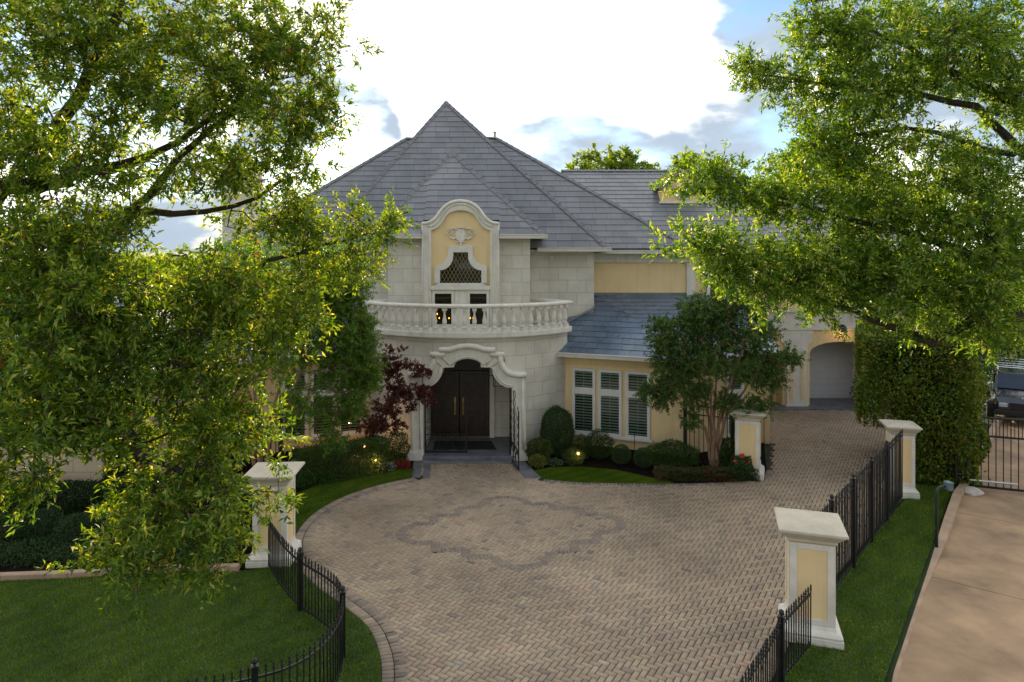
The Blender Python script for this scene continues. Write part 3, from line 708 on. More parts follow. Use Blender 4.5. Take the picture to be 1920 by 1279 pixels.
for sgn in (1,-1):
    for k in range(-12, 26):
        c = k*.13; run = []
        for q in range(0, 80):
            z = 5.5+q*.0135; x = sgn*((z-5.5)*.55) + c*1.0 - .75
            if inbell(x, z): run.append((GX+x,23.178,z))
            elif len(run) > 1: break
        if len(run) > 2: mb.tube([run[0], run[-1]], .008, 4)
build(mb, 'leading', M['lead'], wf)
mb = MB(); mb.box(GX-1.02,GX+1.02,23.06,23.24,5.27,5.395); hb(mb, 'lintel', M['trim'], bevel=.015)
mb = MB(); mb.box(GX-.22,GX+.22,23.16,23.28,3.97,5.27); mb.box(GX-1.0,GX-.97,23.16,23.28,3.97,5.27); mb.box(GX+.97,GX+1.0,23.16,23.28,3.97,5.27)
hsplit(mb, 'mullion', M['trim'], bevel=.01)
for s in (-1, 1):
    x0, x1 = sorted((GX+s*.22, GX+s*.97)); x0 += .003; x1 -= .003
    mb = MB(); y0, y1 = 23.13, 23.2
    mb.box(x0,x0+.09,y0,y1,3.98,5.265); mb.box(x1-.09,x1,y0,y1,3.98,5.265); mb.box(x0+.09,x1-.09,y0,y1,5.14,5.265); mb.box(x0+.09,x1-.09,y0,y1,3.98,4.10)
    o = hb(mb, 'french_window', M['trim'], bevel=.008)
    mb = MB(); mb.box(x0+.09,x1-.09,23.155,23.165,4.10,5.14); build(mb, 'glass', M['glassd'], o)
    mb = MB(); mb.box(x0+.06,x1-.06,23.212,23.218,4.0,5.2); build(mb, 'dark_room_sheet', M['dark'], o)  # near-black sheet, paints the shade of the hall behind the glass
# candle lights standing behind the french windows: chandelier in the hall, seen through glass
ch = thing('chandelier', 'small candle lights of a chandelier glowing behind the balcony windows', 'chandelier', (GX,23.19,4.1))
mb = MB()
for x, z in ((-.80,4.42),(-.92,4.30),(-.73,4.28),(-.56,4.52),(-.40,4.28),(.32,4.28),(.42,4.29)):
    mb.tube([(GX+x,23.19,z-.09),(GX+x,23.19,z)], .008, 5)
hsplit(mb, 'candle_holder', M['brass'], ch)
for x, z in ((-.80,4.42),(-.92,4.30),(-.73,4.28),(-.56,4.52),(-.40,4.28),(.32,4.28),(.42,4.29)):
    mb = MB(); mb.lathe([(.002,0),(.018,.015),(.014,.035),(.002,.06)], (GX+x,23.19,z), 6); build(mb, 'candle_bulb', M['candle'], ch)

# ---- balcony slab and balustrade
mb = MB()
def disc(mb, r, z0, z1, a0=-54, a1=54, cx=CX, cy=CY, inner=1.0):
    aa = [R(-90+a0+(a1-a0)*k/40) for k in range(41)]
    for a, b in zip(aa[:-1], aa[1:]):
        q = [(cx+inner*math.cos(a),cy+inner*math.sin(a)),(cx+r*math.cos(a),cy+r*math.sin(a)),(cx+r*math.cos(b),cy+r*math.sin(b)),(cx+inner*math.cos(b),cy+inner*math.sin(b))]
        mb.quad(*[(x,y,z1) for x,y in q]); mb.quad(*[(x,y,z0) for x,y in q[::-1]])
        mb.quad((*q[1],z0),(*q[2],z0),(*q[2],z1),(*q[1],z1))
disc(mb, 4.17, 3.82, 3.865); disc(mb, 4.37, 3.866, 4.0)
mb.hexa([(-5.0,23.3,3.846),(2.0,23.3,3.846),(1.9,25,3.846),(-4.9,25,3.846)], [(-5.0,23.3,3.99),(2.0,23.3,3.99),(1.9,25,3.99),(-4.9,25,3.99)])
hb(mb, 'balcony_slab', M['trim'])
RB, AE = 4.25, 53.3
def arcpt(a, r=RB): return (CX+r*math.sin(R(a)), CY-r*math.cos(R(a)))
ret = [(2.0-CX*0,24.02),(.72,24.55)]
pathr = [( -3.0-.72,24.55)] + [arcpt(-AE+2*AE*k/48) for k in range(49)] + [(.72,24.55)]
def sweep(mb, path, prof, closed=False):   # prof: list of (offset, z)
    L = [Vector(p) for p in path]; n = len(prof); i0 = len(mb.v)
    for k, p in enumerate(L):
        a = (L[k]-L[k-1]).normalized() if k > 0 else (L[1]-L[0]).normalized(); b = (L[k+1]-L[k]).normalized() if k < len(L)-1 else a
        d = (a+b).normalized(); nn = Vector((d.y,-d.x)); sc = 1/max(.5, nn.dot(Vector((a.y,-a.x))))
        for o, z in prof: q = p+nn*o*sc; mb.v.append((q.x,q.y,z))
    for k in range(len(L)-1):
        for j in range(n):
            a = i0+k*n+j; b = i0+k*n+(j+1)%n; mb.f.append((a,b,b+n,a+n))
    mb.f.append(tuple(i0+j for j in range(n))[::-1]); mb.f.append(tuple(i0+(len(L)-1)*n+j for j in range(n)))
mb = MB(); sweep(mb, pathr, [(-.12,4.815),(-.10,4.79),(.10,4.79),(.12,4.815),(.125,4.86),(.10,4.89),(.05,4.91),(-.05,4.91),(-.10,4.89),(-.125,4.86)])
bal = hb(mb, 'balustrade', M['trim'])
mb = MB(); sweep(mb, pathr, [(-.11,4.001),(.11,4.001),(.11,4.02),(.10,4.035),(-.10,4.035),(-.11,4.02)]); build(mb, 'plinth', M['trim'], bal)
bprof = [(.10,0),(.10,.05)]
def baluster_mesh():
    mb = MB(); mb.box(-.085,.085,-.085,.085,0,.10)
    mb.lathe([(.075,.11),(.078,.14),(.045,.165),(.038,.19),(.058,.24),(.072,.30),(.070,.35),(.048,.45),(.032,.54),(.030,.60),(.052,.625),(.040,.645),(.055,.665)], (0,0,0), 12)
    mb.box(-.068,.068,-.068,.068,.665,.757)
    return mb
bm0 = None; nb = 25
spots = [(*arcpt(-AE+2*AE*(k+.5)/nb), -(-AE+2*AE*(k+.5)/nb)) for k in range(nb)]
for t in (.2,.45,.7,.95):
    for s in (1,-1):
        p = Vector(arcpt(AE)).lerp(Vector((.72,24.55)), t-.08); x = p.x if s == 1 else -3.0-p.x; spots.append((x,p.y,0))
for x, y, a in spots:
    if bm0 is None:
        bm0 = build(baluster_mesh(), 'baluster', M['trim'], bal, orgn=None, smooth=False); bm0.data.transform(Matrix.Translation(ORG[bal.name]))
        o = bm0
    else:
        o = bm0.copy(); C.objects.link(o); o.parent = bal
    o.location = (x-ORG[bal.name].x, y-ORG[bal.name].y, 4.035); o.rotation_euler = (0,0,R(-a))

# ---- portal
PX = PXC; YF = 21.42
def qarc(cx, cz, r, a0, a1, n=7): return [(cx+r*math.cos(R(a0+(a1-a0)*k/n)), cz+r*math.sin(R(a0+(a1-a0)*k/n))) for k in range(n+1)]
pin = [(1.40,.17),(1.40,2.29)] + qarc(1.40,2.90,.62,-92,-178,8) + [(.74,2.92),(.42,2.93),(.41,3.06),(.31,3.13),(.16,3.18),(0,3.20)]
pout = [(1.83,.02),(1.83,2.76)] + [(1.60,2.765),(1.46,2.78),(1.36,2.81),(1.27,2.86),(1.19,2.95),(1.14,3.06),(1.12,3.20),(1.12,3.30),(1.115,3.40)] + [(.86,3.41),(.84,3.54),(.56,3.545),(.44,3.58),(.25,3.64),(0,3.66)]
assert len(pin) == len(pout) or True
def resample(p, n):
    L = [Vector(q) for q in p]; s = [0]
    for a, b in zip(L[:-1], L[1:]): s.append(s[-1]+(b-a).length)
    o = []
    for k in range(n):
        d = s[-1]*k/(n-1); i = max(j for j in range(len(s)-1) if s[j] <= d+1e-9); l = s[i+1]-s[i]
        o.append(tuple(L[i].lerp(L[i+1], (d-s[i])/l if l else 0)))
    return o
if len(pin) < len(pout):
    while len(pin) < len(pout): pin.insert(-1, ((pin[-2][0]+pin[-1][0])/2, (pin[-2][1]+pin[-1][1])/2))
while len(pout) < len(pin): pout.insert(-1, ((pout[-2][0]+pout[-1][0])/2, (pout[-2][1]+pout[-1][1])/2))
po = pout + [(-x,z) for x,z in pout[:-1][::-1]]; pi_ = pin + [(-x,z) for x,z in pin[:-1][::-1]]
mb = MB(); mb.ring(po, pi_, YF+.03, 22.35, PX)
portal = hb(mb, 'entrance_surround', M['trim'], bevel=.012)
mb = MB()
def off_in(path, d):
    return path
rollr = [(1.76,.30),(1.76,2.66)] + [(1.58,2.67)] + [(1.42,2.69),(1.30,2.73),(1.20,2.80),(1.10,2.90),(1.05,3.02),(1.04,3.15),(1.04,3.30)]
mb.tube([(PX+x,YF,z) for x,z in [(1.86,2.70),(1.58,2.69),(1.42,2.71),(1.30,2.75),(1.20,2.82),(1.12,2.92),(1.06,3.04),(1.04,3.16),(1.04,3.30)]], .085, 10)
mb.tube([(PX-x,YF,z) for x,z in [(1.86,2.70),(1.58,2.69),(1.42,2.71),(1.30,2.75),(1.20,2.82),(1.12,2.92),(1.06,3.04),(1.04,3.16),(1.04,3.30)]], .085, 10)
for s in (1,-1):
    mb.tube([(PX+s*1.16,YF,3.34),(PX+s*.72,YF,3.34)], .085, 10); mb.tube([(PX+s*.86,YF+.02,3.36),(PX+s*.56,YF+.02,3.02)], .045, 8)
    mb.tube([(PX+s*1.08,YF+.02,3.26),(PX+s*.80,YF+.02,2.98)], .035, 8)
    mb.tube([(PX+s*1.74,YF+.01,.35),(PX+s*1.74,YF+.01,2.60)], .04, 8); mb.tube([(PX+s*1.48,YF+.02,.35),(PX+s*1.48,YF+.02,2.25)], .03, 8)
mb.tube([(PX+x,YF-.01,z) for x,z in [(-.88,3.49),(-.56,3.49),(-.44,3.53),(-.25,3.59),(0,3.61),(.25,3.59),(.44,3.53),(.56,3.49),(.88,3.49)]], .09, 10)
mb.tube([(PX+x,YF+.02,z) for x,z in [(-.50,3.0)]+[(x,z+.06) for x,z in pi_[::-1] if abs(x)<.42 and z>3]+[(.50,3.0)]], .025, 6)
for s in (1,-1):
    mb.tube([(PX+s*(x+.0),YF+.02,z+.0) for x,z in [(1.42,2.33)]+qarc(1.42,2.92,.56,-92,-178,8)], .03, 6)
build(mb, 'moulding', M['trim'], portal, smooth=True)
mb = MB()
for s in (1,-1):
    x0, x1 = sorted((PX+s*1.385, PX+s*1.90)); mb.box(x0,x1,YF-.06,YF+.5,.0,.30)
hsplit(mb, 'pedestal', M['trim'], portal, bevel=.02)
# porch inside
PD = -1.82
mb = MB(); mb.box(PX-1.42,PX-1.405,22.36,23.6,.17,3.3); mb.box(PX+1.405,PX+1.42,22.36,23.6,.17,3.3); mb.box(PX-1.42,PX-1.40,23.6,23.7,.17,3.3); mb.box(PD+1.05,PX+1.42,23.6,23.7,.17,3.3); mb.box(PX-1.42,PX+1.42,22.36,23.7,3.3,3.35)
hsplit(mb, 'porch_wall', M['stone'])
mb = MB(); mb.box(PX-1.40,PX+1.40,21.35,23.6,0,.17); mb.box(PX-1.40,PX+1.40,21.10,21.35,0,.085)
hb(mb, 'porch_step', M['step'], bevel=.012)
mb = MB()
for s in (1,-1):
    x0, x1 = sorted((PD+s*1.05, PD+s*1.22)); mb.box(x0,x1,23.45,23.6,.17,2.75); mb.box(x0-.03,x1+.03,23.42,23.6,2.75,2.85)
hsplit(mb, 'door_frame', M['trim'], bevel=.012)
doorm = M['wood']
for s in (-1,1):
    x0, x1 = sorted((PD+s*.012, PD+s*1.03))
    mb = MB(); mb.box(x0,x1,23.53,23.59,.20,2.45)
    for z0, z1 in ((.35,.95),(1.05,1.65),(1.75,2.32)):
        mb.box(x0+.14,x1-.14,23.512,23.53,z0,z1)
    d = hb(mb, 'front_door', M['wood'], bevel=.012)
    mb = MB(); xx = PD+s*.14; mb.box(xx-.03,xx+.03,23.495,23.51,.95,1.55); mb.tube([(xx,23.46,1.02),(xx,23.44,1.12),(xx,23.44,1.36),(xx,23.46,1.46)], .016, 8); mb.tube([(xx,23.5,1.03),(xx,23.45,1.05)], .014, 6); mb.tube([(xx,23.5,1.45),(xx,23.45,1.43)], .014, 6)
    build(mb, 'handle', M['brass'], d)
mb = MB(); mb.box(PD-1.05,PD+1.05,23.55,23.6,2.47,3.3); mb.box(PD-.95,PD+.95,23.535,23.55,2.55,3.2); hb(mb, 'transom_panel', M['wood'], bevel=.01)
mb = MB(); mb.box(PD-1.05,PD+1.05,23.50,23.62,.172,.195); hb(mb, 'threshold', M['brass'])
# doorbell and wall camera
mb = MB(); mb.box(.53,.63,22.2,22.36,1.42,1.66)
o = hb(mb, 'door_chime_box', M['white'], bevel=.01)
mb = MB(); mb.tube([(1.37,24.99,6.42),(1.37,24.88,6.40)], .03, 8); mb.tube([(1.37,24.9,6.40),(1.45,24.78,6.36)], .05, 8); hb(mb, 'security_camera', M['white'])
# entrance gate (two leaves + fixed overthrow)
def circ(cx, cz, r, y, n=20, a0=0, a1=360): return [(cx+r*math.cos(R(a0+(a1-a0)*k/n)), y, cz+r*math.sin(R(a0+(a1-a0)*k/n))) for k in range(n+1)]
def spiral(cx, cz, r, y, turns=1.4, s=1, ph=0, n=24): return [(cx+s*r*(1-.75*k/n)*math.cos(ph+2*PI*turns*k/n), y, cz+r*(1-.75*k/n)*math.sin(ph+2*PI*turns*k/n)) for k in range(n+1)]
def gate_leaf(w_, h_, y=0):
    mb = MB(); f = MB()
    f.box(0,.045,-.02,.02,0,h_); f.box(w_-.04,w_,-.018,.018,0,h_-.55*0-.5); f.box(.045,w_-.04,-.018,.018,.0,.04); f.box(.045,w_-.04,-.016,.016,.56,.58)
    n = 3
    for k in range(n):
        cx = .045+(w_-.085)*(k+.5)/n; r = (w_-.085)/n/2-.008
        mb.tube(circ(cx,.04+r+.02,r,0), .014, 5); mb.tube(spiral(cx,.46,.085,0), .011, 5)
        mb.tube(circ(cx,.04+2.05*r+.13,r*.8,0,14,180,360), .008, 5)
    for k in range(7):
        z = .75+k*.26
        if z > h_-.3: break
        mb.tube(spiral(.14,z,.09,0,1.3,1,PI*(k%2)), .008, 5); mb.tube(spiral(w_-.14,z,.09,0,1.3,-1,PI*(k%2)), .008, 5)
    for k in range(1,4): mb.tube([(w_*k/4,0,.58),(w_*k/4,0,h_-.6)], .006, 4)
    return f, mb
gate = thing('entrance_gate', 'black scrollwork iron gate in the front entrance, its right leaf swung open', 'gate', (PX,21.75,0))
f, s_ = gate_leaf(1.36, 2.26)
def place(mb, T):
    mb.v = [tuple(T @ Vector(v)) for v in mb.v]; return mb
TL = Matrix.Translation((PX-1.38,21.70,.19)); o = build(place(f, TL), 'gate_leaf', M['iron'], gate); build(place(s_, TL), 'scrollwork', M['iron'], o, smooth=True)
f, s_ = gate_leaf(1.36, 2.26)
for q in range(8):
    s_.tube(circ(.68,.3+q*.26,.13,0,12), .014, 5)
TR = Matrix.Translation((PX+1.34,21.70,.06)) @ Matrix.Rotation(R(-97), 4, 'Z') @ Matrix.Rotation(PI, 4, 'Z') @ Matrix.Scale(-1, 4, (1,0,0))
TR = Matrix.Translation((PX+1.34,21.62,.06)) @ Matrix.Rotation(R(-79), 4, 'Z')
o = build(place(f, TR), 'gate_leaf', M['iron'], gate); build(place(s_, TR), 'scrollwork', M['iron'], o, smooth=True)
mb = MB()
for x0, x1, z0, z1 in ((-.80,.80,2.62,2.64),(.80,.82,2.30,2.64),(-.82,-.80,2.30,2.64),(.80,1.39,2.28,2.30),(-1.39,-.80,2.28,2.30),(-.38,-.36,2.64,3.1),(.36,.38,2.64,3.1)):
    mb.box(PX+x0,PX+x1,21.69,21.715,z0,z1)
for s in (1,-1):
    mb.tube(spiral(PX+s*.60,2.76,.10,21.70,1.4,s), .009, 5); mb.tube(spiral(PX+s*.17,2.80,.13,21.70,1.4,-s,1), .009, 5)
build(mb, 'overthrow', M['iron'], gate)
mat_ = MB(); mat_.hexa([(PX-1.15,22.05,.172),(PX+.90,22.05,.172),(PX+.70,23.0,.172),(PX-1.2,23.0,.172)], [(PX-1.15,22.05,.188),(PX+.90,22.05,.188),(PX+.70,23.0,.188),(PX-1.2,23.0,.188)])
tag(build(mat_, 'doormat', M['mat']), 'black rectangular doormat lying inside the front porch', 'doormat')

# ---- bay windows on the angled walls
def bay_window(a, b, u0, u1, z0, zt, z1, parent=house, y_off=0):
    a, b = Vector(a), Vector(b); d = (b-a).normalized(); nrm = Vector((d.y,-d.x))
    T = Matrix(((d.x,-nrm.x,0,a.x),(d.y,-nrm.y,0,a.y),(0,0,1,0),(0,0,0,1)))   # local x along wall, y into wall
    fr = MB(); g_ = MB(); l_ = MB(); dk = MB()
    def frm(x0,x1,z0,z1,t=.07):
        fr.box(x0,x0+t,-.07,.02,z0,z1); fr.box(x1-t,x1,-.07,.02,z0,z1); fr.box(x0+t,x1-t,-.07,.02,z1-t,z1); fr.box(x0+t,x1-t,-.07,.02,z0,z0+t)
        fr.box(x0+t,x0+t+.025,-.055,.02,z0+t,z1-t); fr.box(x1-t-.025,x1-t,-.055,.02,z0+t,z1-t); fr.box(x0+t+.025,x1-t-.025,-.055,.02,z1-t-.025,z1-t); fr.box(x0+t+.025,x1-t-.025,-.055,.02,z0+t,z0+t+.025)
        x0, x1, z0, z1 = x0+t+.025, x1-t-.025, z0+t+.025, z1-t-.025
        g_.quad((x0,-.050,z0),(x1,-.050,z0),(x1,-.050,z1),(x0,-.050,z1))
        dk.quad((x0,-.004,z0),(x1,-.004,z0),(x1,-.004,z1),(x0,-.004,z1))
        n = max(2, int((z1-z0)/.088))
        for k in range(n):
            z = z0+(k+.5)*(z1-z0)/n; l_.hexa([(x0,-.036,z-.022),(x1,-.036,z-.022),(x1,-.012,z+.010),(x0,-.012,z+.010)], [(x0,-.038,z-.012),(x1,-.038,z-.012),(x1,-.014,z+.020),(x0,-.014,z+.020)])
        l_.box((x0+x1)/2-.008,(x0+x1)/2+.008,-.044,-.038,z0,z1)
    frm(u0,u1,z0,zt-.02); frm(u0,u1,zt+.02,z1); fr.box(u0-.002,u1+.002,-.062,.02,zt-.02,zt+.02)
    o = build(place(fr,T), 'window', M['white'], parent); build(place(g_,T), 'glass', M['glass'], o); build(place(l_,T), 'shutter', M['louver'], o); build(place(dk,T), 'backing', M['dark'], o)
    return o
for a, b in ((WR[0], WR[1]),):
    for u0 in (.50, 1.40, 2.33): bay_window(a, b, u0, u0+.80, .42, 1.86, 2.62)
for u0 in (1.05, 1.95, 2.83): bay_window(WL[1], WL[2], u0, u0+.80, .42, 1.86, 2.62)
bay_window(WR[1], WR[2], 1.75, 2.45, .42, 1.86, 2.62); bay_window(WL[0], WL[1], 1.2, 1.9, .42, 1.86, 2.62)
bay_window(WL[0], WL[1], 2.1, 2.8, .42, 1.86, 2.62)
mb = MB()
for a, b, u0, u1 in ((WR[0],WR[1],.42,3.22),(WL[1],WL[2],.98,3.72),(WR[1],WR[2],1.65,2.55),(WL[0],WL[1],1.1,2.9)):
    d = (Vector(b)-Vector(a)).normalized(); p = Vector(a)+d*u0; q = Vector(a)+d*u1; mb.seg(p, q, .115, .34, .415, off=-.12)
hsplit(mb, 'window_sill', M['trim'], bevel=.01)
mb = MB()
for a, b in ((WR[0],WR[1]),(WL[1],WL[2]),(WR[1],WR[2]),(WL[0],WL[1])): mb.seg(a, b, .035, 2.74, 3.04, off=-.04)
mb.box(8.62,8.80,23.28,23.46,0,3.04)
hsplit(mb, 'cornice_band', M['yellow2'], bevel=.01)
# upper window with dark shutters (right)
mb = MB(); x0, x1, z0, z1, y = 8.10, 9.0, 4.6, 6.1, 25.9
mb.box(x0-.1,x0,y,25.997,z0,z1); mb.box(x1,x1+.1,y,25.997,z0,z1); mb.box(x0,x1,y,25.997,z1-.1,z1); mb.box(x0,x1,y,25.997,z0,z0+.08); mb.box((x0+x1)/2-.03,(x0+x1)/2+.03,y+.02,25.997,z0+.08,z1-.1)
o = hb(mb, 'window', M['white'], bevel=.01)
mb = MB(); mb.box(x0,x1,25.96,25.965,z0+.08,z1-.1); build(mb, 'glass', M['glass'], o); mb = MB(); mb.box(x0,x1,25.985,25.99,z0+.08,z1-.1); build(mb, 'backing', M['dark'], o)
mb = MB()
for k in range(22): mb.hexa([(7.55,25.92,4.78+k*.06),(7.97,25.92,4.78+k*.06),(7.97,25.96,4.80+k*.06),(7.55,25.96,4.80+k*.06)], [(7.55,25.91,4.83+k*.06),(7.97,25.91,4.83+k*.06),(7.97,25.95,4.85+k*.06),(7.55,25.95,4.85+k*.06)])
mb.box(7.52,7.55,25.9,25.99,4.7,6.15); mb.box(7.97,8.0,25.9,25.99,4.7,6.15)
hb(mb, 'shutter', mat('brown_shutter', (.10,.05,.03), .6, .2, 6))
# dormer
DXc = 7.1; mb = MB()
prof_r = [(.93,8.62),(.93,9.12),(.84,9.14),(.72,9.2),(.60,9.34),(.48,9.52),(.34,9.66),(.18,9.74),(0,9.77)]
pf = prof_r + [(-x,z) for x,z in prof_r[:-1][::-1]]
mb.prism(pf, 28.25, 30.4, DXc); dm = hb(mb, 'dormer', M['yellow2'], bevel=.01)
rr_ = [(x*1.12+(.06 if x>0 else -.06), z+.06) for x,z in pf[1:-1]]
mb = MB(); inn = [(x*1.0, z+.005) for x,z in pf[1:-1]]; mb.ring(rr_, inn, 28.12, 30.45, DXc); build(mb, 'dormer_roof', M['cap'], dm)
mb = MB(); mb.tube([(DXc+x,28.20,z) for x,z in [(.36*math.cos(2*PI*k/20)+0, 9.05+.33*math.sin(2*PI*k/20)) for k in range(21)]], .05, 6); mb.box(DXc-1.0,DXc+1.0,28.12,28.25,8.55,8.64)
build(mb, 'window_frame', M['trim'], dm)
mb = MB(); mb.prism([(.34*math.cos(2*PI*k/20), 9.05+.31*math.sin(2*PI*k/20)) for k in range(20)], 28.225, 28.245, DXc); build(mb, 'glass', mat('round_pane', (.12,.22,.28), .06, .1, 2, spec=1), dm)
# chimney and vent
mb = MB(); mb.box(-12.1,-10.85,28.5,29.7,0,9.9); mb.box(-12.2,-10.75,28.4,29.8,9.55,9.72)
ap = [(-.62,9.9),(.62,9.9)] + [(.62*math.cos(PI*k/10), 9.9+.5*math.sin(PI*k/10)) for k in range(1,10)]
mb.ring([(.62,9.9),(.60,10.1),(.48,10.3),(.25,10.43),(0,10.47),(-.25,10.43),(-.48,10.3),(-.60,10.1),(-.62,9.9)], [(.42,9.9),(.40,10.02),(.32,10.14),(.17,10.22),(0,10.25),(-.17,10.22),(-.32,10.14),(-.40,10.02),(-.42,9.9)], 28.5, 29.7, -11.47)
hb(mb, 'chimney', M['stone'])
mb = MB(); mb.tube([(-.76,30.3,11.6),(-.76,30.3,11.85)], .06, 8); mb.box(-.86,-.66,30.22,30.38,11.85,11.88); build(mb, 'vent_pipe', M['gutter'], roof)

# ---- garage
mb = MB()
y0, y1 = 28.9, 29.0
def arch(x0, x1, zs, zt, n=12):
    c = (x0+x1)/2; a = (x1-x0)/2; return [(c+a*math.cos(PI*k/n), zs+(zt-zs)*math.sin(PI*k/n)) for k in range(n+1)]  # right to left
def archwall(mb, xs0, xs1, a0, a1, zs, zt, top, y0, y1):
    mb.box(xs0,a0,y0,y1,0,top); mb.box(a1,xs1,y0,y1,0,top); ar = arch(a0,a1,zs,zt)
    for (xa,za),(xb,zb) in zip(ar[:-1], ar[1:]): mb.hexa([(xb,y0,zb),(xa,y0,za),(xa,y1,za),(xb,y1,zb)], [(xb,y0,top),(xa,y0,top),(xa,y1,top),(xb,y1,top)])
archwall(mb, 8.75, 12.0, 9.0, 11.45, 2.25, 2.75, 3.3, 28.9, 29.5); archwall(mb, 12.0, 17.0, 12.6, 15.3, 2.25, 2.75, 3.3, 28.9, 29.5)
mb.box(11.3,11.45,29.52,30.4,0,3.2); mb.box(12.45,12.6,29.52,30.4,0,3.2)
hb(mb, 'garage_wall', M['yellow'])
mb = MB(); mb.box(9.58,17,28.84,29.0,3.30,4.0); mb.box(9.58,17.1,28.72,29.0,4.0,4.08); mb.box(9.58,17.1,28.78,29.0,4.082,4.14); mb.box(9.58,17,28.80,28.9,3.24,3.30)
gf = hb(mb, 'garage_frieze', M['trim'], bevel=.01)
for xc in (12.02, 15.9):
    mb = MB(); mb.box(xc-.42,xc+.42,28.80,28.898,0,2.30); mb.box(xc-.47,xc+.47,28.76,28.898,0,.10); mb.box(xc-.47,xc+.47,28.76,28.898,2.30,2.40)
    pr = [(-.45,2.40),(.45,2.40),(.47,2.55),(.55,2.68),(.66,2.74),(.68,3.24),(-.68,3.24),(-.66,2.74),(-.55,2.68),(-.47,2.55)]; mb.prism(pr, 28.83, 28.898, xc)
    for s in (-1,1): mb.box(xc+s*.22-.09,xc+s*.22+.09,28.785,28.80,.25,2.1)
    p = hb(mb, 'pilaster', M['trim'], bevel=.01)
    mb = MB()
    for s in (-1,1): mb.box(xc+s*.22-.06,xc+s*.22+.06,28.778,28.785,.3,2.05)
    build(mb, 'inset_panel', M['yellow2'], p)
for a0, a1 in ((9.0,11.45),(12.85,15.1)):
    mb = MB(); mb.box(a0,a1,30.3,30.35,.05,2.75)
    nrow, ncol = 5, 4
    for r in range(nrow):
        mb.box(a0,a1,30.285,30.299,.05+r*.54+.52,.05+r*.54+.535)
        for c in range(ncol):
            x0 = a0+.05+c*(a1-a0-.1)/ncol+.05; x1 = a0+.05+(c+1)*(a1-a0-.1)/ncol-.05; mb.box(x0,x1,30.275,30.298,.05+r*.54+.08,.05+r*.54+.23); mb.box(x0,x1,30.275,30.298,.05+r*.54+.30,.05+r*.54+.45)
    hb(mb, 'garage_door', M['garage'], bevel=.008)
    mb = MB(); mb.box(a0-.22,a0-.001,30.2,30.32,.05,3.0); mb.box(a1+.001,a1+.22,30.2,30.32,.05,3.0); mb.box(a0-.22,a1+.22,30.36,30.4,2.2,3.2); hsplit(mb, 'garage_door_frame', M['trim'])
mb = MB(); mb.box(9,17,30.42,30.5,0,4.1); mb.box(8.8,17,29.5,30.45,3.25,3.29); hsplit(mb, 'garage_ceiling', M['yellow2'])
# lantern over the garage arch
mb = MB(); lx, ly, lz = 13.93, 28.62, 2.86
mb.lathe([(.02,.62),(.05,.60),(.03,.56),(.06,.52),(.05,.47),(.15,.36),(.155,.33),(.13,.32)], (lx,ly,lz), 6); mb.lathe([(.02,-.06),(.05,-.04),(.07,0),(.02,.01)], (lx,ly,lz), 6)
for k in range(6):
    a = 2*PI*k/6; mb.tube([(lx+.065*math.cos(a),ly+.065*math.sin(a),lz),(lx+.13*math.cos(a),ly+.13*math.sin(a),lz+.33)], .008, 4)
mb.tube([(lx,28.83,lz+.5),(lx,28.7,lz+.62),(lx,ly,lz+.56)], .02, 6); mb.box(lx-.06,lx+.06,28.80,28.83,lz+.35,lz+.62)
lan = hb(mb, 'wall_lantern', M['lanternmetal'])
mb = MB(); mb.lathe([(.006,.12),(.022,.15),(.018,.19),(.004,.23)], (lx+.02,ly,lz), 8); build(mb, 'bulb', M['candle'], lan)
ld = bpy.data.lights.new('lantern_light', 'POINT'); ld.energy = 2.5; ld.color = (1,.6,.3); ld.shadow_soft_size = .03; lo = bpy.data.objects.new('lantern_light', ld); C.objects.link(lo); lo.location = (lx+.02,ly-.02,lz+.2)

# ================================================================== PILLARS, FENCES
def pillar(label, loc, rz, size=.56, h=1.95, src=[None], eyes=False):
    if src[0] is None:
        t = thing('gate_pillar', label, 'pillar', (0,0,0), 0, 'stone capped gate pillars'); s = .28
        b = MB(); b.box(-s-.10,s+.10,-s-.10,s+.10,0,.13); b.lathe([((s+.09)*1.4142,.13),((s+.095)*1.4142,.17),((s+.07)*1.4142,.21),((s+.03)*1.4142,.24),((s+.012)*1.4142,.30)], (0,0,0), 4, PI/4)
        build(b, 'base', M['trim'], t, bevel=.012)
        b = MB(); b.box(-s,s,-s,s,.302,1.66); build(b, 'shaft', M['yellow'], t)
        b = MB(); e = .012
        for k in range(4):
            T = Matrix.Rotation(k*PI/2, 4, 'Z'); q = MB(); q.box(-s,-s+.09,-s-e,-s-.0005,.302,1.655); q.box(s-.09,s,-s-e,-s-.0005,.302,1.655); q.box(-s+.09,s-.09,-s-e,-s-.0005,1.56,1.655); q.box(-s+.09,s-.09,-s-e,-s-.0005,.302,.40)
            place(q, T); i = len(b.v); b.v += q.v; b.f += [tuple(x+i for x in f) for f in q.f]
        build(b, 'panel_frame', M['trim'], t, bevel=.004)
        b = MB(); r2 = 1.4142; b.lathe([((s+.01)*r2,1.66),((s+.03)*r2,1.69),((s+.035)*r2,1.73),((s+.08)*r2,1.79),((s+.12)*r2,1.84),((s+.125)*r2,1.86)], (0,0,0), 4, PI/4)
        b.box(-s-.15,s+.15,-s-.15,s+.15,1.862,1.905); b.hexa([(-s-.15,-s-.15,1.905),(s+.15,-s-.15,1.905),(s+.15,s+.15,1.905),(-s-.15,s+.15,1.905)], [(-s+.05,-s+.05,1.955),(s-.05,-s+.05,1.955),(s-.05,s-.05,1.955),(-s+.05,s-.05,1.955)])
        build(b, 'capstone', mat('cap_stone', (.56,.50,.40), .75, .1, 3, .3, 50), t, bevel=.008)
        src[0] = t; o = t
    else:
        o = copy_tree(src[0]); o['label'] = label
    o.location = loc; o.rotation_euler = (0,0,rz); return o
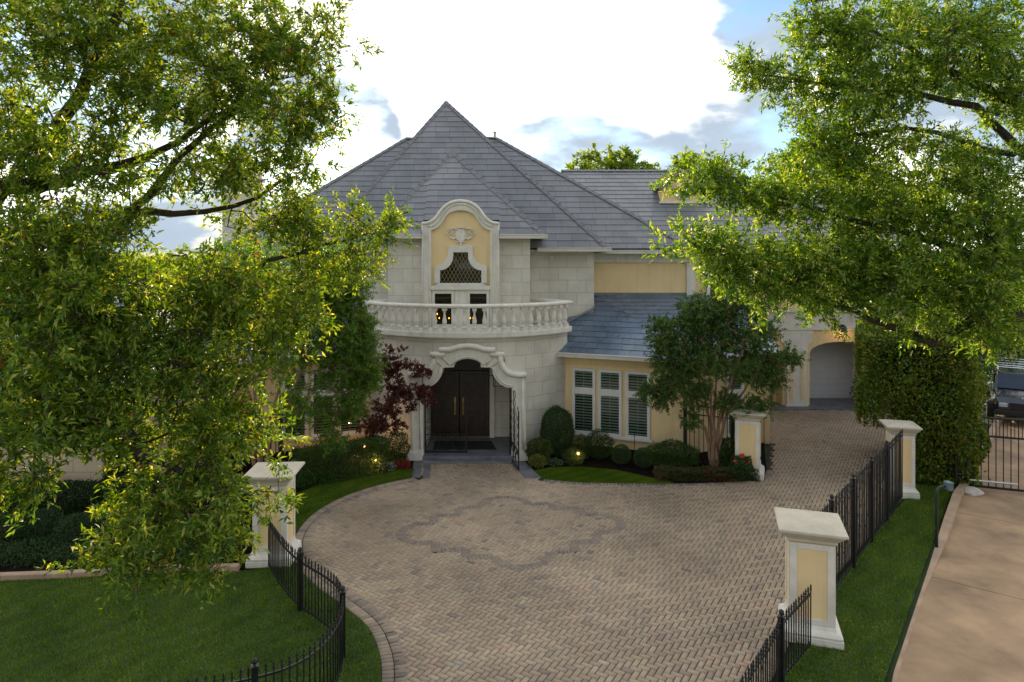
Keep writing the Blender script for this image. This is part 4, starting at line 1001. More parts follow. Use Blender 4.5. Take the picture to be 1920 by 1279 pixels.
pillar('nearest yellow pillar on the right, with the short fence fixed to its front', (5.16,11.84,0), R(-17)).scale = (1.25,1.25,1)
pillar('yellow pillar on the left, half hidden by hanging oak leaves at the end of the curved fence', (-5.10,14.65,0), R(3)).scale = (1.22,1.22,1)
p3 = pillar('yellow pillar with two small dark boxes on its side, beside the red flowers', (6.95,20.1,0), R(-22)); p3.scale = (1.18,1.18,1.0)
pillar('yellow pillar at the far end of the long fence, below the tall hedge', (10.52,18.5,0), R(-14)).scale = (.98,.98,1)
mb = MB()
for z in (.55, 1.62): mb.box(.281,.31,-.20,-.12,z,z+.07)
for v in range(len(mb.v)): pass
o = build(mb, 'hinge_box', M['iron'], p3); o.data.transform(Matrix.Translation(ORG[p3.name]))

def picket_mesh(h):
    mb = MB(); r = .0085; mb.box(-r,r,-r,r,.05,h-.11)
    mb.lathe([(.009,h-.115),(.018,h-.105),(.019,h-.085),(.012,h-.075),(.017,h-.06),(.012,h-.03),(.001,h)], (0,0,0), 6)
    return mb
def post_mesh(h):
    mb = MB(); mb.box(-.042,.042,-.042,.042,0,h); mb.box(-.05,.05,-.05,.05,h,h+.02)
    mb.lathe([(.02,h+.02),(.015,h+.035),(.035,h+.055),(.042,h+.08),(.035,h+.105),(.012,h+.12),(.002,h+.125)], (0,0,0), 10)
    return mb
def fence(name, label, line, h=1.08, sp=.105, posts=(0,), group=None, rails=(.10,.84), maxn=100):
    L = [Vector(p) for p in line]; s = [0]
    for a, b in zip(L[:-1], L[1:]): s.append(s[-1]+(b-a).length)
    def at(d):
        i = max(j for j in range(len(s)-1) if s[j] <= d+1e-9); return L[i].lerp(L[i+1], (d-s[i])/(s[i+1]-s[i])), (L[i+1]-L[i]).normalized()
    t = thing(name, label, 'fence', (*L[0],0), 0, group); o0 = Vector((*L[0],0))
    mb = MB(); 
    for z in rails: sweep(mb, line, [(-.014,z*h-.014),(.014,z*h-.014),(.014,z*h+.014),(-.014,z*h+.014)])
    build(mb, 'rail', M['iron'], t)
    pk = build(picket_mesh(h), 'picket', M['iron'], None); n = int(s[-1]/sp); first = True
    pds = [d if d >= 0 else s[-1]+d for d in posts]
    for k in range(n+1):
        d = min(s[-1], k*s[-1]/n)
        if any(abs(d-q) < .06 for q in pds): continue
        p, u = at(d)
        if first: o = pk; first = False
        else: o = pk.copy(); C.objects.link(o)
        o.parent = t; o.location = (p.x-o0.x, p.y-o0.y, 0); o.rotation_euler = (random.uniform(-.006,.006), random.uniform(-.006,.006), math.atan2(u.y,u.x))
    ps = None
    for d in pds:
        p, u = at(d)
        if ps is None: ps = build(post_mesh(h-.03), 'post', M['iron'], None); o = ps
        else: o = ps.copy(); C.objects.link(o)
        o.parent = t; o.location = (p.x-o0.x, p.y-o0.y, 0); o.rotation_euler = (0,0,math.atan2(u.y,u.x))
    return t
fcl = sum((Vector(b)-Vector(a)).length for a, b in zip(FC[:-1], FC[1:]))
def dist_at(target):
    L = [Vector(p) for p in FC]; best = min(range(len(L)), key=lambda i: (L[i]-Vector(target)).length); return sum((L[j+1]-L[j]).length for j in range(best))
fence('iron_fence', 'curved black iron fence with spear tips round the left lawn', FC, posts=(dist_at((-3.88,12.5)), dist_at((-2.72,11.0)), dist_at((-3.43,9.1))), group='black iron spear fences')
NR = [(4.95,11.32),(4.2,10.5),(3.5,9.55),(2.9,8.75),(2.3,8.0),(1.6,7.3)]
fence('iron_fence', 'short black spear tipped fence running from the nearest right pillar to the photo bottom', NR, posts=(1.32,3.9), group='black iron spear fences')
fence('iron_fence', 'long straight black fence between the paved court and the grass strip', [(5.50,12.28),(10.35,18.1)], h=1.88, posts=(.9,2.5,4.1,5.7), group='black iron spear fences', rails=(.05,.90))
# tall panels each side of the house
def panel(label, a, b, h, sp=.14):
    a, b = Vector(a), Vector(b); t = thing('iron_screen', label, 'fence', (*a,0), 0, 'tall iron screens beside the house'); mb = MB()
    for z in (.12,h-.28,h-.02): mb.seg(a, b, .025, z-.015, z+.015, off=-.012)
    build(mb, 'rail', M['iron'], t); n = int((b-a).length/sp); first = None
    for k in range(n+1):
        p = a.lerp(b, k/n); m_ = MB()
        if first is None: m_.box(-.009,.009,-.009,.009,.03,h+.05); first = build(m_, 'bar', M['iron'], None); o = first
        else: o = first.copy(); C.objects.link(o)
        o.parent = t; o.location = (p.x-a.x, p.y-a.y, 0)
    for k, p in enumerate((a, b)):
        m_ = MB(); m_.box(p.x-.05,p.x+.05,p.y-.05,p.y+.05,0,h+.08); build(m_, 'post', M['iron'], t)
panel('tall black iron screen behind the multi stemmed tree by the right bay windows', (5.35,21.1), (6.60,20.45), 1.85)
panel('tall black iron screen partly behind the left pillar and hanging leaves', (-9.55,19.0), (-6.3,18.6), 2.15)
# sliding drive gate
ga, gb = Vector((12.55,18.85)), Vector((15.6,17.7)); dgt = thing('drive_gate', 'flat black iron sliding gate across the tan side drive', 'gate', (*ga,0))
mb = MB(); H = 2.05
mb.seg(ga, gb, .05, H-.05, H, off=-.02); mb.seg(ga, gb, .05, H-.55, H-.50, off=-.02); mb.seg(ga, gb, .05, .10, .16, off=-.02)
u = (gb-ga).normalized(); mb.seg(ga, ga+u*.07, .07, .10, H+.003, off=-.03)
build(mb, 'gate_frame', M['iron'], dgt)
n = int((gb-ga).length/.17); first = None
for k in range(1, n+1):
    p = ga.lerp(gb, k/n)
    if first is None: m_ = MB(); m_.box(-.009,.009,-.009,.009,.16,H-.05); first = build(m_, 'bar', M['iron'], None); o = first
    else: o = first.copy(); C.objects.link(o)
    o.parent = dgt; o.location = (p.x-ga.x, p.y-ga.y, 0)
first = None
for k in range(n):
    p = ga.lerp(gb, (k+.5)/n)
    if first is None: m_ = MB(); m_.box(-.006,.006,-.006,.006,H-.5,H-.05); first = build(m_, 'short_bar', M['iron'], None); o = first
    else: o = first.copy(); C.objects.link(o)
    o.parent = dgt; o.location = (p.x-ga.x, p.y-ga.y, 0)
mb = MB(); mb.tube([(*(ga+u*.05-Vector((0,.06))), .30), (*(ga+u*1.15-Vector((0,.06))), .30)], .028, 10)
build(mb, 'gate_ram', M['galv'], dgt)
mb = MB(); p = ga-u*.25; mb.tube([(p.x,p.y,0),(p.x,p.y,2.1)], .045, 8); mb.tube([(p.x,p.y,.42),(ga.x,ga.y,.42)], .03, 8); build(mb, 'gate_post', M['iron'], dgt)
mb = MB(); mb.lathe([(.26,0),(.27,.06),(.23,.12),(.10,.15),(.01,.155)], (12.42,18.45,.04), 9)
mb.v = [(x+random.uniform(-.03,.03),y+random.uniform(-.03,.03),z) for x,y,z in mb.v]; tag(build(mb, 'concrete_footing', mat('pale_concrete', (.50,.46,.40), .85, .15, 6, .4, 40)), 'rough white concrete footing at the foot of the sliding gate post', 'footing')
# keypad post
kp = thing('keypad_post', 'bent dark keypad post standing on the grass strip by the kerb', 'post', (9.3,14.95,0))
mb = MB(); pts = [(9.3,14.95,0),(9.3,14.95,1.30)] + [(9.3+.16-.16*math.cos(PI/2*k/6), 14.95, 1.30+.14*math.sin(PI/2*k/6)) for k in range(1,7)] + [(9.52,14.95,1.44)]
mb.tube(pts, .032, 10); build(mb, 'pole', mat('green_black_paint', (.02,.035,.035), .4), kp, smooth=True)
mb = MB(); mb.box(9.50,9.62,14.86,15.04,1.36,1.54); build(mb, 'keypad', mat('weathered_box', (.10,.16,.17), .5), kp, bevel=.015)

# ================================================================== CAR
car = thing('parked_car', 'dark off road car with a roof rack parked beyond the sliding gate', 'car', (20.15,27.2,.05), R(58))
def loft(secs):
    mb = MB(); n = len(secs[0])
    for s in secs: mb.v += [tuple(p) for p in s]
    for k in range(len(secs)-1):
        for j in range(n):
            a = k*n+j; b = k*n+(j+1)%n; mb.f.append((a,b,b+n,a+n))
    mb.f.append(tuple(range(n))[::-1]); mb.f.append(tuple((len(secs)-1)*n+j for j in range(n))); return mb
def lb(mb, name, m, parent=car, **k):
    o = build(mb, name, m, None, **k); o.parent = parent; return o
def sec(x, w1, w2, z0, z1, zt): return [(x,-w1,z0),(x,w1,z0),(x,w2,z1),(x,w2*.9,zt),(x,-w2*.9,zt),(x,-w2,z1)]
# x is length, front at -x
mb = loft([sec(-2.25,.80,.82,.45,.70,.85), sec(-2.05,.90,.93,.38,.85,1.02), sec(-1.2,.92,.95,.35,.95,1.12), sec(-.95,.92,.95,.35,1.0,1.16), sec(2.0,.92,.95,.35,1.0,1.16), sec(2.25,.88,.9,.45,.95,1.1)])
lb(mb, 'body', M['carpaint'], bevel=.05)
mb = loft([sec(-.95,.84,.84,1.12,1.13,1.14), sec(-.35,.84,.76,1.12,1.5,1.72), sec(0,.84,.74,1.12,1.6,1.80), sec(1.9,.84,.74,1.12,1.6,1.80), sec(2.15,.84,.80,1.12,1.3,1.4)])
lb(mb, 'cabin', M['carpaint'], bevel=.04)
mb = MB(); mb.quad((-.96,-.74,1.19),(-.42,-.64,1.68),(-.42,.64,1.68),(-.96,.74,1.19)); lb(mb, 'windshield', M['carglass'])
for s in (-1,1):
    mb = MB(); mb.quad((-.55,s*.845,1.2),(1.9,s*.845,1.2),(1.8,s*.775,1.62),(-.15,s*.775,1.62)); lb(mb, 'side_window', M['carglass'])
    mb = MB(); mb.box(-2.30,-2.16,s*.62-.14,s*.62+.14,.68,.84); lb(mb, 'headlight', M['lens'], bevel=.03)
    mb = MB(); mb.box(-.62,-.50,s*1.06-.10,s*1.06+.10,1.12,1.28); lb(mb, 'side_mirror', M['chrome'], bevel=.03)
    for x in (-1.45, 1.45):
        mb = MB(); mb.tube([(x,s*.98-.12,.38),(x,s*.98+.12,.38)], .38, 20); wh = lb(mb, 'wheel', M['rubber'], bevel=.03)
        mb = MB(); mb.tube([(x,s*.98-.125,.38),(x,s*.98+.125,.38)], .22, 12); r_ = build(mb, 'rim', M['chrome'], None); r_.parent = wh
mb = MB(); mb.box(-2.27,-2.2,-.42,.42,.62,.86)
for k in range(7): mb.box(-2.29,-2.27,-.36+k*.11,-.31+k*.11,.64,.84)
lb(mb, 'grille', M['iron'])
mb = MB(); mb.box(-2.40,-2.22,-.90,.90,.40,.58); lb(mb, 'bumper', M['rubber'], bevel=.03)
mb = MB()
for s in (-1,1): mb.tube([(-.3,s*.66,1.82),(-.25,s*.66,1.98),(1.9,s*.66,1.98),(1.95,s*.66,1.82)], .022, 8)
for x in (-.25,.4,1.1,1.9): mb.tube([(x,-.66,1.98),(x,.66,1.98)], .018, 8)
mb.tube([(-.35,-.66,1.92),(-.35,.66,1.92)], .02, 8); lb(mb, 'roof_rack', M['chrome'])

# ================================================================== VEGETATION
def leaves_np(pos, dirs, L, W, rng, tint, updir=.6, curl=.25):
    n = len(pos); d = dirs/np.linalg.norm(dirs, axis=1, keepdims=True)
    up = rng.normal(size=(n,3)); up[:,2] += updir*2.2
    s = np.cross(d, up); s /= (np.linalg.norm(s, axis=1, keepdims=True)+1e-9); nn = np.cross(s, d)
    L = L*rng.uniform(.5,1.3,(n,1)); W = W*rng.uniform(.75,1.2,(n,1))
    b = pos; m = pos + d*L*.5; t = pos + d*L - nn*L*curl*.3
    l = m + s*W*.5 + nn*W*.22; r = m - s*W*.5 + nn*W*.22
    V = np.stack([b,l,t,r], 1).reshape(-1,3); i = np.arange(n)[:,None]*4
    Fc = np.concatenate([i+np.array([[0,2,1]]), i+np.array([[0,3,2]])], 1).reshape(-1,3)
    return V, Fc, np.repeat(tint, 2)
def grow_tree(name, label, cat, base, limbs, attr, lm, bm_, rng, leaf=(.08,.028), twigs=7, ros=4, lpr=6, rc=.45, rtip=.004, group=None, tint_mu=.42, tint_sd=.2, droop=.1, jitter=.18, brown=0.0):
    """limbs: (polyline, radii) ; attr: (n,3) tips every branch grows to"""
    t = thing(name, label, cat, base, 0, group)
    nodes, par, fixr = [], [], []; chains = []
    for pl, rr in limbs:
        pl = [Vector(p) for p in pl]; st = -1
        if nodes and (pl[0]-nodes[0]).length > .01:
            st = min(range(len(nodes)), key=lambda i: (nodes[i]-pl[0]).length_squared)
        ch = []
        for k in range(len(pl)-1):
            n = max(2, int((pl[k+1]-pl[k]).length/.35))
            for q in range(n if k < len(pl)-2 else n+1):
                f = q/n; p = pl[k].lerp(pl[k+1], f); r = rr[k]+(rr[k+1]-rr[k])*f
                j = .35*r+.01; p = p+Vector((random.gauss(0,j),random.gauss(0,j),random.gauss(0,j))) if (k or q) else p
                idx = len(nodes); nodes.append(p); par.append(ch[-1] if ch else st); fixr.append(r); ch.append(idx)
        chains.append(([st] if st >= 0 else []) + ch)
    N0 = len(nodes); NA = np.array([tuple(p) for p in nodes])
    A = np.asarray(attr); order = np.argsort([np.min(((NA-a)**2).sum(1)) for a in A])
    cnt = 200000; buf = np.zeros((N0+len(A)*8, 3)); buf[:N0] = NA; m = N0; tips = []
    rad = [0.0]*N0
    for k in order:
        a = A[k]; d = ((buf[:m]-a)**2).sum(1); j = int(np.argmin(d)); dist = math.sqrt(d[j]); n = max(2, min(7, int(dist/.25)))
        p0 = buf[j].copy(); ch = [j]; side = rng.normal(size=3)*dist*jitter
        for q in range(1, n+1):
            f = q/n; p = p0+(a-p0)*f + side*math.sin(PI*f) + np.array((0,0,1))*dist*.10*math.sin(PI*f)
            buf[m] = p; nodes.append(Vector(p)); par.append(ch[-1]); fixr.append(0); ch.append(m); m += 1
        chains.append(ch); tips.append(ch)
    load = [0]*len(nodes)
    for ch in tips: load[ch[-1]] += 1
    for i in range(len(nodes)-1, -1, -1):
        if par[i] >= 0 and par[i] < i: load[par[i]] += load[i]
    rads = [max(fixr[i], rtip*(max(1,load[i])**.5)*1.15) for i in range(len(nodes))]
    mb = MB()
    for ch in chains:
        if len(ch) < 2: continue
        r = [rads[i] for i in ch]
        if ch[0] < ch[1]-1 or True: r[0] = min(r[0], r[1]*1.15)
        mb.tube([nodes[i] for i in ch], r, 7 if max(r) > .05 else 4, cap=False)
    # twigs and rosettes of leaves
    TP, TD, tw = [], [], []
    cent = A.mean(0)
    for ch in tips:
        tip = np.array(nodes[ch[-1]]); prev = np.array(nodes[ch[-2]]); ax = tip-prev; ax /= np.linalg.norm(ax)+1e-9
        nt_ = max(2, int(rng.normal(twigs, twigs*.3)))
        for q in range(nt_):
            i = ch[max(0, len(ch)-1-int(abs(rng.normal(0,1.1))))]; s = np.array(nodes[i]) if i >= N0 or rng.random() < .5 else tip
            d = rng.normal(size=3); d /= np.linalg.norm(d); d = d*.9+ax*.55+np.array((0,0,.18-droop)); d /= np.linalg.norm(d)
            ln = rc*rng.uniform(.45,1.15); e = s+d*ln+np.array((0,0,-droop*ln*.5)); tw.append((s,e)); 
            for r_ in range(ros):
                f = 1-(r_/ros)*.72*rng.uniform(.8,1.1); TP.append(s+(e-s)*f); TD.append(d)
    for s, e in tw: mb.tube([tuple(s), tuple((s+e)/2+rng.normal(size=3)*.02), tuple(e)], [rtip*.8, rtip*.6, rtip*.4], 3, cap=False)
    build(mb, 'branches', bm_, t)
    TP, TD = np.array(TP), np.array(TD); n = len(TP); ct = rng.normal(0,.15,n)
    pos = np.repeat(TP, lpr, 0) + rng.normal(size=(n*lpr,3))*leaf[0]*.25; ax = np.repeat(TD, lpr, 0)
    d = ax*.75 + rng.normal(size=(n*lpr,3))*.75; d[:,2] += .12-droop
    tint = np.clip(rng.normal(tint_mu,tint_sd,n*lpr)+np.repeat(ct,lpr), 0, .955)
    if brown: tint[rng.random(len(tint)) < brown] = .99
    V, Fc, T = leaves_np(pos, d, leaf[0], leaf[1], rng, tint)
    npmesh('crown', V, Fc, lm, t, T)
    return t
def blobs(bl, rng, density=1.0):
    out = []
    for px, py, Y, rx, ry, dY, n in bl:
        n = int(n*density); v = rng.normal(size=(n,3)); v /= np.linalg.norm(v, axis=1, keepdims=True); v *= rng.random((n,1))**(1/2.6)
        for a in v: out.append(tuple(P(px+a[0]*rx, py+a[1]*ry, Y+a[2]*dY)))
    return out
# ---- left oak
rng = np.random.default_rng(11)
q = lambda *a: [P(*t) for t in a]
lb1 = [
 (60,40,9.5,160,90,1.4,52),(250,40,10,150,80,1.3,44),(420,70,10.5,130,90,1.2,44),(560,70,11,90,75,1.0,34),(600,150,11,50,60,.8,12),
 (90,190,9.5,170,90,1.3,44),(300,190,10,130,90,1.2,42),(470,200,10.5,120,80,1.1,44),(560,225,11,70,28,.7,11),(625,228,11,24,12,.3,3),(520,320,11,85,42,.8,22),
 (60,330,9.3,130,60,1.0,26),(240,310,10,120,55,1.0,24),(400,310,10.5,90,45,.9,18),(575,410,11.5,70,28,.7,10),(680,420,11.8,62,28,.6,9),(735,400,11.9,30,14,.4,2),(600,480,11.5,85,45,.9,15),(480,420,11.2,60,30,.7,10),(655,490,11.8,45,30,.6,5),
 (60,460,9.2,140,60,1.1,36),(190,440,9.6,80,35,.8,12),(140,560,9.2,180,70,1.2,56),(360,540,10,120,55,1.0,36),(500,580,10.8,110,60,1.0,32),
 (80,670,8.8,150,70,1.1,46),(270,660,9.4,150,65,1.1,44),(430,660,10,110,60,1.0,24),(60,780,8.6,120,60,.9,36),(230,780,9,120,60,.9,32),(380,790,9.6,90,50,.8,16),
 (430,810,9.8,80,30,.7,14),(370,860,9.4,70,30,.7,9),(50,870,8.4,50,30,.5,6),(40,910,8.4,20,20,.3,2),
 (310,920,9,75,40,.8,13),(420,925,9.4,55,30,.7,8),(500,915,9.6,28,20,.4,3),(250,1020,8.8,60,45,.7,13),(380,1030,9.2,55,35,.7,11),(275,1095,8.7,22,36,.4,4),(430,985,9.4,35,25,.4,4),(330,975,9.1,90,30,.8,9),(190,1060,8.7,22,18,.3,2)]
limbsL = [([(-9.6,9.6,0),(-9.2,9.7,2.5),(-8.6,9.8,5.0)],[.32,.27,.22]),
 (q((-120,470,9.8),(0,355,9.8),(70,350,9.9),(150,325,10)),[.20,.15,.12,.09]),
 (q((60,350,9.9),(120,230,10),(175,130,10),(215,30,10.1),(250,-60,10.2)),[.12,.10,.085,.07,.05]),
 (q((120,330,10),(220,315,10.2),(330,260,10.4),(450,190,10.8)),[.09,.07,.05,.03]),
 (q((-60,450,9.7),(60,440,9.8),(160,445,10),(215,440,10.1),(250,395,10.3),(330,400,10.6),(440,385,11),(560,330,11.2)),[.15,.12,.10,.10,.07,.055,.04,.02]),
 (q((215,440,10.1),(300,330,10.4),(400,240,10.7),(520,150,11)),[.07,.06,.045,.02]),
 (q((-60,560,9.5),(150,600,9.6),(330,560,10.2),(440,510,11),(560,470,11.4),(690,440,11.7)),[.12,.09,.065,.045,.03,.015]),
 (q((-60,640,9.2),(120,760,9),(260,850,9),(380,900,9.2),(470,930,9.4)),[.10,.07,.05,.035,.015])]
grow_tree('oak_tree', 'big oak tree filling the left side, its leafy branches hanging in front of the house', 'tree', (-9.6,9.6,0), limbsL, blobs([(a,b,c,d*1.12,e*1.15,f,g*(.68 if b < 420 else (.95 if b < 640 else .78))) for a,b,c,d,e,f,g in lb1], rng, 1.15), M['oak'], M['bark'], rng, leaf=(.118,.036), twigs=8, ros=4, lpr=5, rc=.46, tint_mu=.45, tint_sd=.22, brown=.006)
# ---- right oak
rb = [
 (1560,50,13,70,70,1.0,30),(1700,60,13,130,80,1.4,62),(1860,80,13,110,100,1.4,55),(1500,60,13,28,40,.5,6),
 (1620,160,13,120,70,1.2,54),(1400,130,12.6,40,14,.3,7),(1455,150,12.7,45,22,.4,10),(1500,185,12.8,35,28,.5,8),(1790,150,13,120,50,1.2,26),(1900,200,13,60,60,1,16),
 (1530,270,12.8,75,60,.9,30),(1650,270,13,100,60,1.1,36),(1780,300,13,90,50,1,22),(1890,330,13,70,60,1,24),
 (1300,335,12.2,42,28,.4,10),(1370,340,12.3,50,38,.5,17),(1430,370,12.4,60,35,.5,12),(1490,370,12.6,60,45,.7,18),(1600,390,12.8,110,60,1,44),(1740,400,12.8,120,60,1.1,48),(1870,430,12.6,90,60,1.1,34),
 (1250,460,11.8,14,8,.2,2),(1310,455,11.9,45,22,.4,10),(1390,480,12,55,35,.5,18),(1350,510,11.9,50,25,.4,7),(1470,490,12.2,70,50,.7,26),(1590,490,12.4,100,55,.9,42),(1720,510,12.4,110,50,1,42),(1850,520,12.4,100,60,1.1,38),
 (1450,545,11.9,55,26,.5,11),(1530,545,12,65,26,.6,15),(1535,592,11.9,26,14,.3,3),(1650,550,12.2,80,30,.8,22),(1760,580,12.3,90,40,.8,22),(1870,600,12.4,90,45,1,30),(1850,640,12.6,60,16,.6,6)]
limbsR = [([(14.2,13,0),(13.9,13,2.5),(13.2,13,4.6)],[.36,.30,.25]),
 (q((2180,640,13),(2000,600,12.8),(1870,590,12.6),(1740,640,12.5),(1660,612,12.4),(1610,560,12.3)),[.22,.16,.12,.085,.06,.03]),
 (q((2180,600,13),(2000,520,12.9),(1870,490,12.7),(1720,440,12.6),(1560,400,12.5),(1420,355,12.4)),[.20,.13,.09,.065,.04,.015]),
 (q((2180,560,13),(2050,330,13),(1920,205,13),(1820,150,13),(1740,110,13),(1620,50,13)),[.22,.16,.11,.08,.06,.025]),
 (q((2050,330,13),(1940,300,13),(1830,200,13),(1710,175,13),(1560,160,12.9),(1440,140,12.7)),[.12,.09,.07,.05,.03,.012]),
 (q((1900,290,13),(1800,265,13),(1700,240,13),(1560,260,12.9)),[.06,.05,.035,.02]),
 (q((1740,640,12.5),(1640,600,12.3),(1530,560,12.1),(1400,490,12),(1300,460,11.9)),[.06,.045,.035,.02,.01])]
rng = np.random.default_rng(12)
grow_tree('oak_tree', 'big oak tree reaching in from the right above the tall hedge', 'tree', (14.2,13,0), limbsR, blobs(rb, rng, .92), M['oakr'], M['bark'], rng, leaf=(.115,.037), twigs=8, ros=4, lpr=5, rc=.46, tint_mu=.50, tint_sd=.23)
# ---- multi stemmed trees in front of the house
def multistem(label, base, tips, blob, seed, lm, tm, twigs=7, leaf=(.05,.022), rc=.30, den=1, bark='bark2', r0=.05, name='crepe_myrtle_tree', cat='tree'):
    rng = np.random.default_rng(seed); b = Vector(base); limbs = []
    for k, tp in enumerate(tips):
        tp = Vector(tp); mid = b.lerp(tp, .45) + Vector(((tp.x-b.x)*-.22, (tp.y-b.y)*-.2, .10)); st = b + Vector(((tp.x-b.x)*.06,(tp.y-b.y)*.06,0))
        limbs.append(([b if k == 0 else st+Vector((0,0,.05)), mid, tp], [r0*1.1, r0*.85, r0*.5]))
    if True:
        limbs[0][0][0] = b
    return grow_tree(name, label, cat, base, limbs, blobs(blob, rng, den), lm, M[bark], rng, leaf=leaf, twigs=twigs, ros=4, lpr=6, rc=rc, rtip=.003, tint_mu=tm, tint_sd=.22)
b0 = (6.0,20.35,0)
multistem('small multi stemmed tree with smooth tan trunks in front of the right bay windows', b0, [P(1270,720,20.2),P(1310,700,20.5),P(1345,690,20),P(1385,700,20.5),P(1420,690,20.2),P(1330,720,19.9),P(1395,650,20)],
 [(1330,600,20.3,50,42,.8,30),(1270,640,20.2,50,40,.8,26),(1400,620,20.3,60,45,.8,32),(1260,700,20.2,45,35,.7,22),(1340,680,20,80,45,.9,36),(1430,690,20.3,50,40,.7,24),(1240,740,20.2,28,20,.4,8),(1400,760,20,50,20,.5,12),(1465,670,20.3,22,15,.3,5),(1320,745,20,60,18,.6,10),(1300,790,20,20,10,.3,3),(1240,650,20.2,28,30,.4,8),(1290,590,20.4,40,30,.5,10),(1350,570,20.4,40,22,.5,8),(1212,735,20.2,14,10,.2,3),(1488,672,20.3,14,8,.2,3),(1425,575,20.4,25,14,.3,4),(1390,560,20.4,16,14,.3,3),(1235,610,20.4,16,12,.3,3)], 21, M['crepe'], .45, twigs=10, leaf=(.066,.032), rc=.34, den=1.9)
multistem('bushy multi stemmed green tree standing left of the dark red maple', (-6.9,18.6,0), [P(400,700,18.4),P(450,650,18.6),P(500,640,18.8),P(540,680,19),P(590,650,19),P(470,600,18.3)],
 [(600,560,19,70,60,.9,44),(500,540,18.8,80,60,1,40),(650,620,19,45,55,.8,34),(560,650,18.8,80,60,1,40),(680,700,19,30,40,.5,18),(640,760,18.9,40,35,.6,20),(440,610,18.5,60,60,.9,28),(380,560,18.3,70,60,.9,24),(560,760,18.6,50,40,.7,14),(600,500,19,50,40,.7,18),(470,480,18.5,90,35,1,18),(620,820,18.8,25,20,.4,6),(655,545,19,40,40,.6,20),(680,620,19,28,40,.4,16),(690,690,18.9,22,40,.4,12),(640,680,18.9,45,50,.6,22)], 22, M['crepe2'], .38, twigs=8, leaf=(.068,.030), rc=.36, den=2.1)
# ---- japanese maple
multistem('small Japanese maple with dark red leaves left of the front entrance', (-4.45,20.9,0), [P(720,790,21),P(735,740,21),P(760,720,21),P(700,780,20.8)],
 [(733,668,21,13,20,.3,9),(730,700,21,28,20,.4,14),(765,690,21,16,10,.3,5),(790,695,21,18,14,.3,8),(770,730,20.9,45,18,.5,20),(800,745,20.8,24,14,.3,8),(735,760,20.9,45,20,.5,20),(700,785,20.8,28,16,.4,12),(690,805,20.7,20,10,.3,6),(735,795,20.8,24,12,.3,8),(705,690,21,14,20,.3,4),(750,650,21,6,10,.1,1)], 23, M['maple'], .45, twigs=7, leaf=(.062,.040), rc=.22, bark='bark3', r0=.028, name='japanese_maple')
# ---- shrubs: leaves spread over a lumpy volume around a woody core
def shrub(name, label, cat, c, size, m, seed, n, leaf=(.045,.025), shape='ell', group=None, tint=(.45,.22), fill=.25, lump=.12, stem=True, rz=0, cut=None):
    rng = np.random.default_rng(seed); t = thing(name, label, cat, c, 0, group); sx, sy, sz = size
    if shape == 'ell':
        v = rng.normal(size=(n,3)); v /= np.linalg.norm(v, axis=1, keepdims=True); nrm = v.copy()
        rr = np.where(rng.random(n) < fill, rng.random(n)**.5, 1+rng.normal(0,.05,n)); 
        lum = 1 + lump*np.sin(v[:,0]*5+seed)*np.cos(v[:,1]*6+seed*2)*1.0 + lump*.7*np.sin(v[:,2]*9+seed); v = v*(rr*lum)[:,None]
        pos = np.stack([v[:,0]*sx/2, v[:,1]*sy/2, sz/2+v[:,2]*sz/2], 1); pos = pos[pos[:,2] > .02]; nrm = nrm[:len(pos)]
        nrm = pos-np.array((0,0,sz*.4)); nrm /= np.linalg.norm(nrm, axis=1, keepdims=True)+1e-9
    else:
        u = rng.random((n,3))*2-1; f = rng.integers(0,3,n); sg = np.sign(rng.random(n)-.5)
        area = np.array((sy*sz, sx*sz, sx*sy)); f = rng.choice(3, n, p=area/area.sum())
        inn = rng.random(n) < fill; depth = np.abs(rng.normal(0,.05,n))*2/ max(.5,min(size))
        nrm = np.zeros((n,3)); 
        for k in range(3):
            s_ = (f == k) & ~inn; u[s_,k] = sg[s_]*(1-depth[s_]); nrm[s_,k] = sg[s_]
        nrm[inn] = rng.normal(size=(inn.sum(),3))
        lum = lump*(np.sin(u[:,0]*sx*2.1+seed)*np.cos(u[:,2]*sz*1.9)+np.sin(u[:,1]*sy*2.5+u[:,2]*3))
        pos = np.stack([u[:,0]*sx/2, u[:,1]*sy/2, sz/2+u[:,2]*sz/2], 1)+nrm*lum[:,None]*.6; pos[:,2] = np.maximum(pos[:,2], .02)
        nrm /= np.linalg.norm(nrm, axis=1, keepdims=True)+1e-9
    if cut is not None: kk = ~cut(pos); pos, nrm = pos[kk], nrm[kk]
    ca, sa = math.cos(rz), math.sin(rz)
    def rot(a): b = a.copy(); b[:,0] = a[:,0]*ca-a[:,1]*sa; b[:,1] = a[:,0]*sa+a[:,1]*ca; return b
    pos, nrm = rot(pos), rot(nrm)
    d = nrm*.7+rng.normal(size=pos.shape)*.7+np.array((0,0,.25)); k = len(pos)
    lown = np.sin(pos[:,0]*3.1+seed)*np.cos(pos[:,2]*2.7+seed)*.12
    V, Fc, T = leaves_np(pos+np.array(c), d, leaf[0], leaf[1], rng, np.clip(rng.normal(tint[0],tint[1],k)+lown,0,1), updir=.3)
    npmesh('foliage', V, Fc, m, t, T)
    if stem:
        mb = MB()
        for q_ in range(6):
            a = rng.random()*6.28; e = rot(np.array([[math.cos(a)*sx*.18, math.sin(a)*sy*.18, sz*.55]]))[0]; mb.tube([(c[0]+e[0]*.15,c[1]+e[1]*.15,c[2]),(c[0]+e[0]*.5,c[1]+e[1]*.5,c[2]+e[2]*.5),(c[0]+e[0],c[1]+e[1],c[2]+e[2])], [.03,.02,.01], 5)
        build(mb, 'stems', M['bark'], t)
    return t
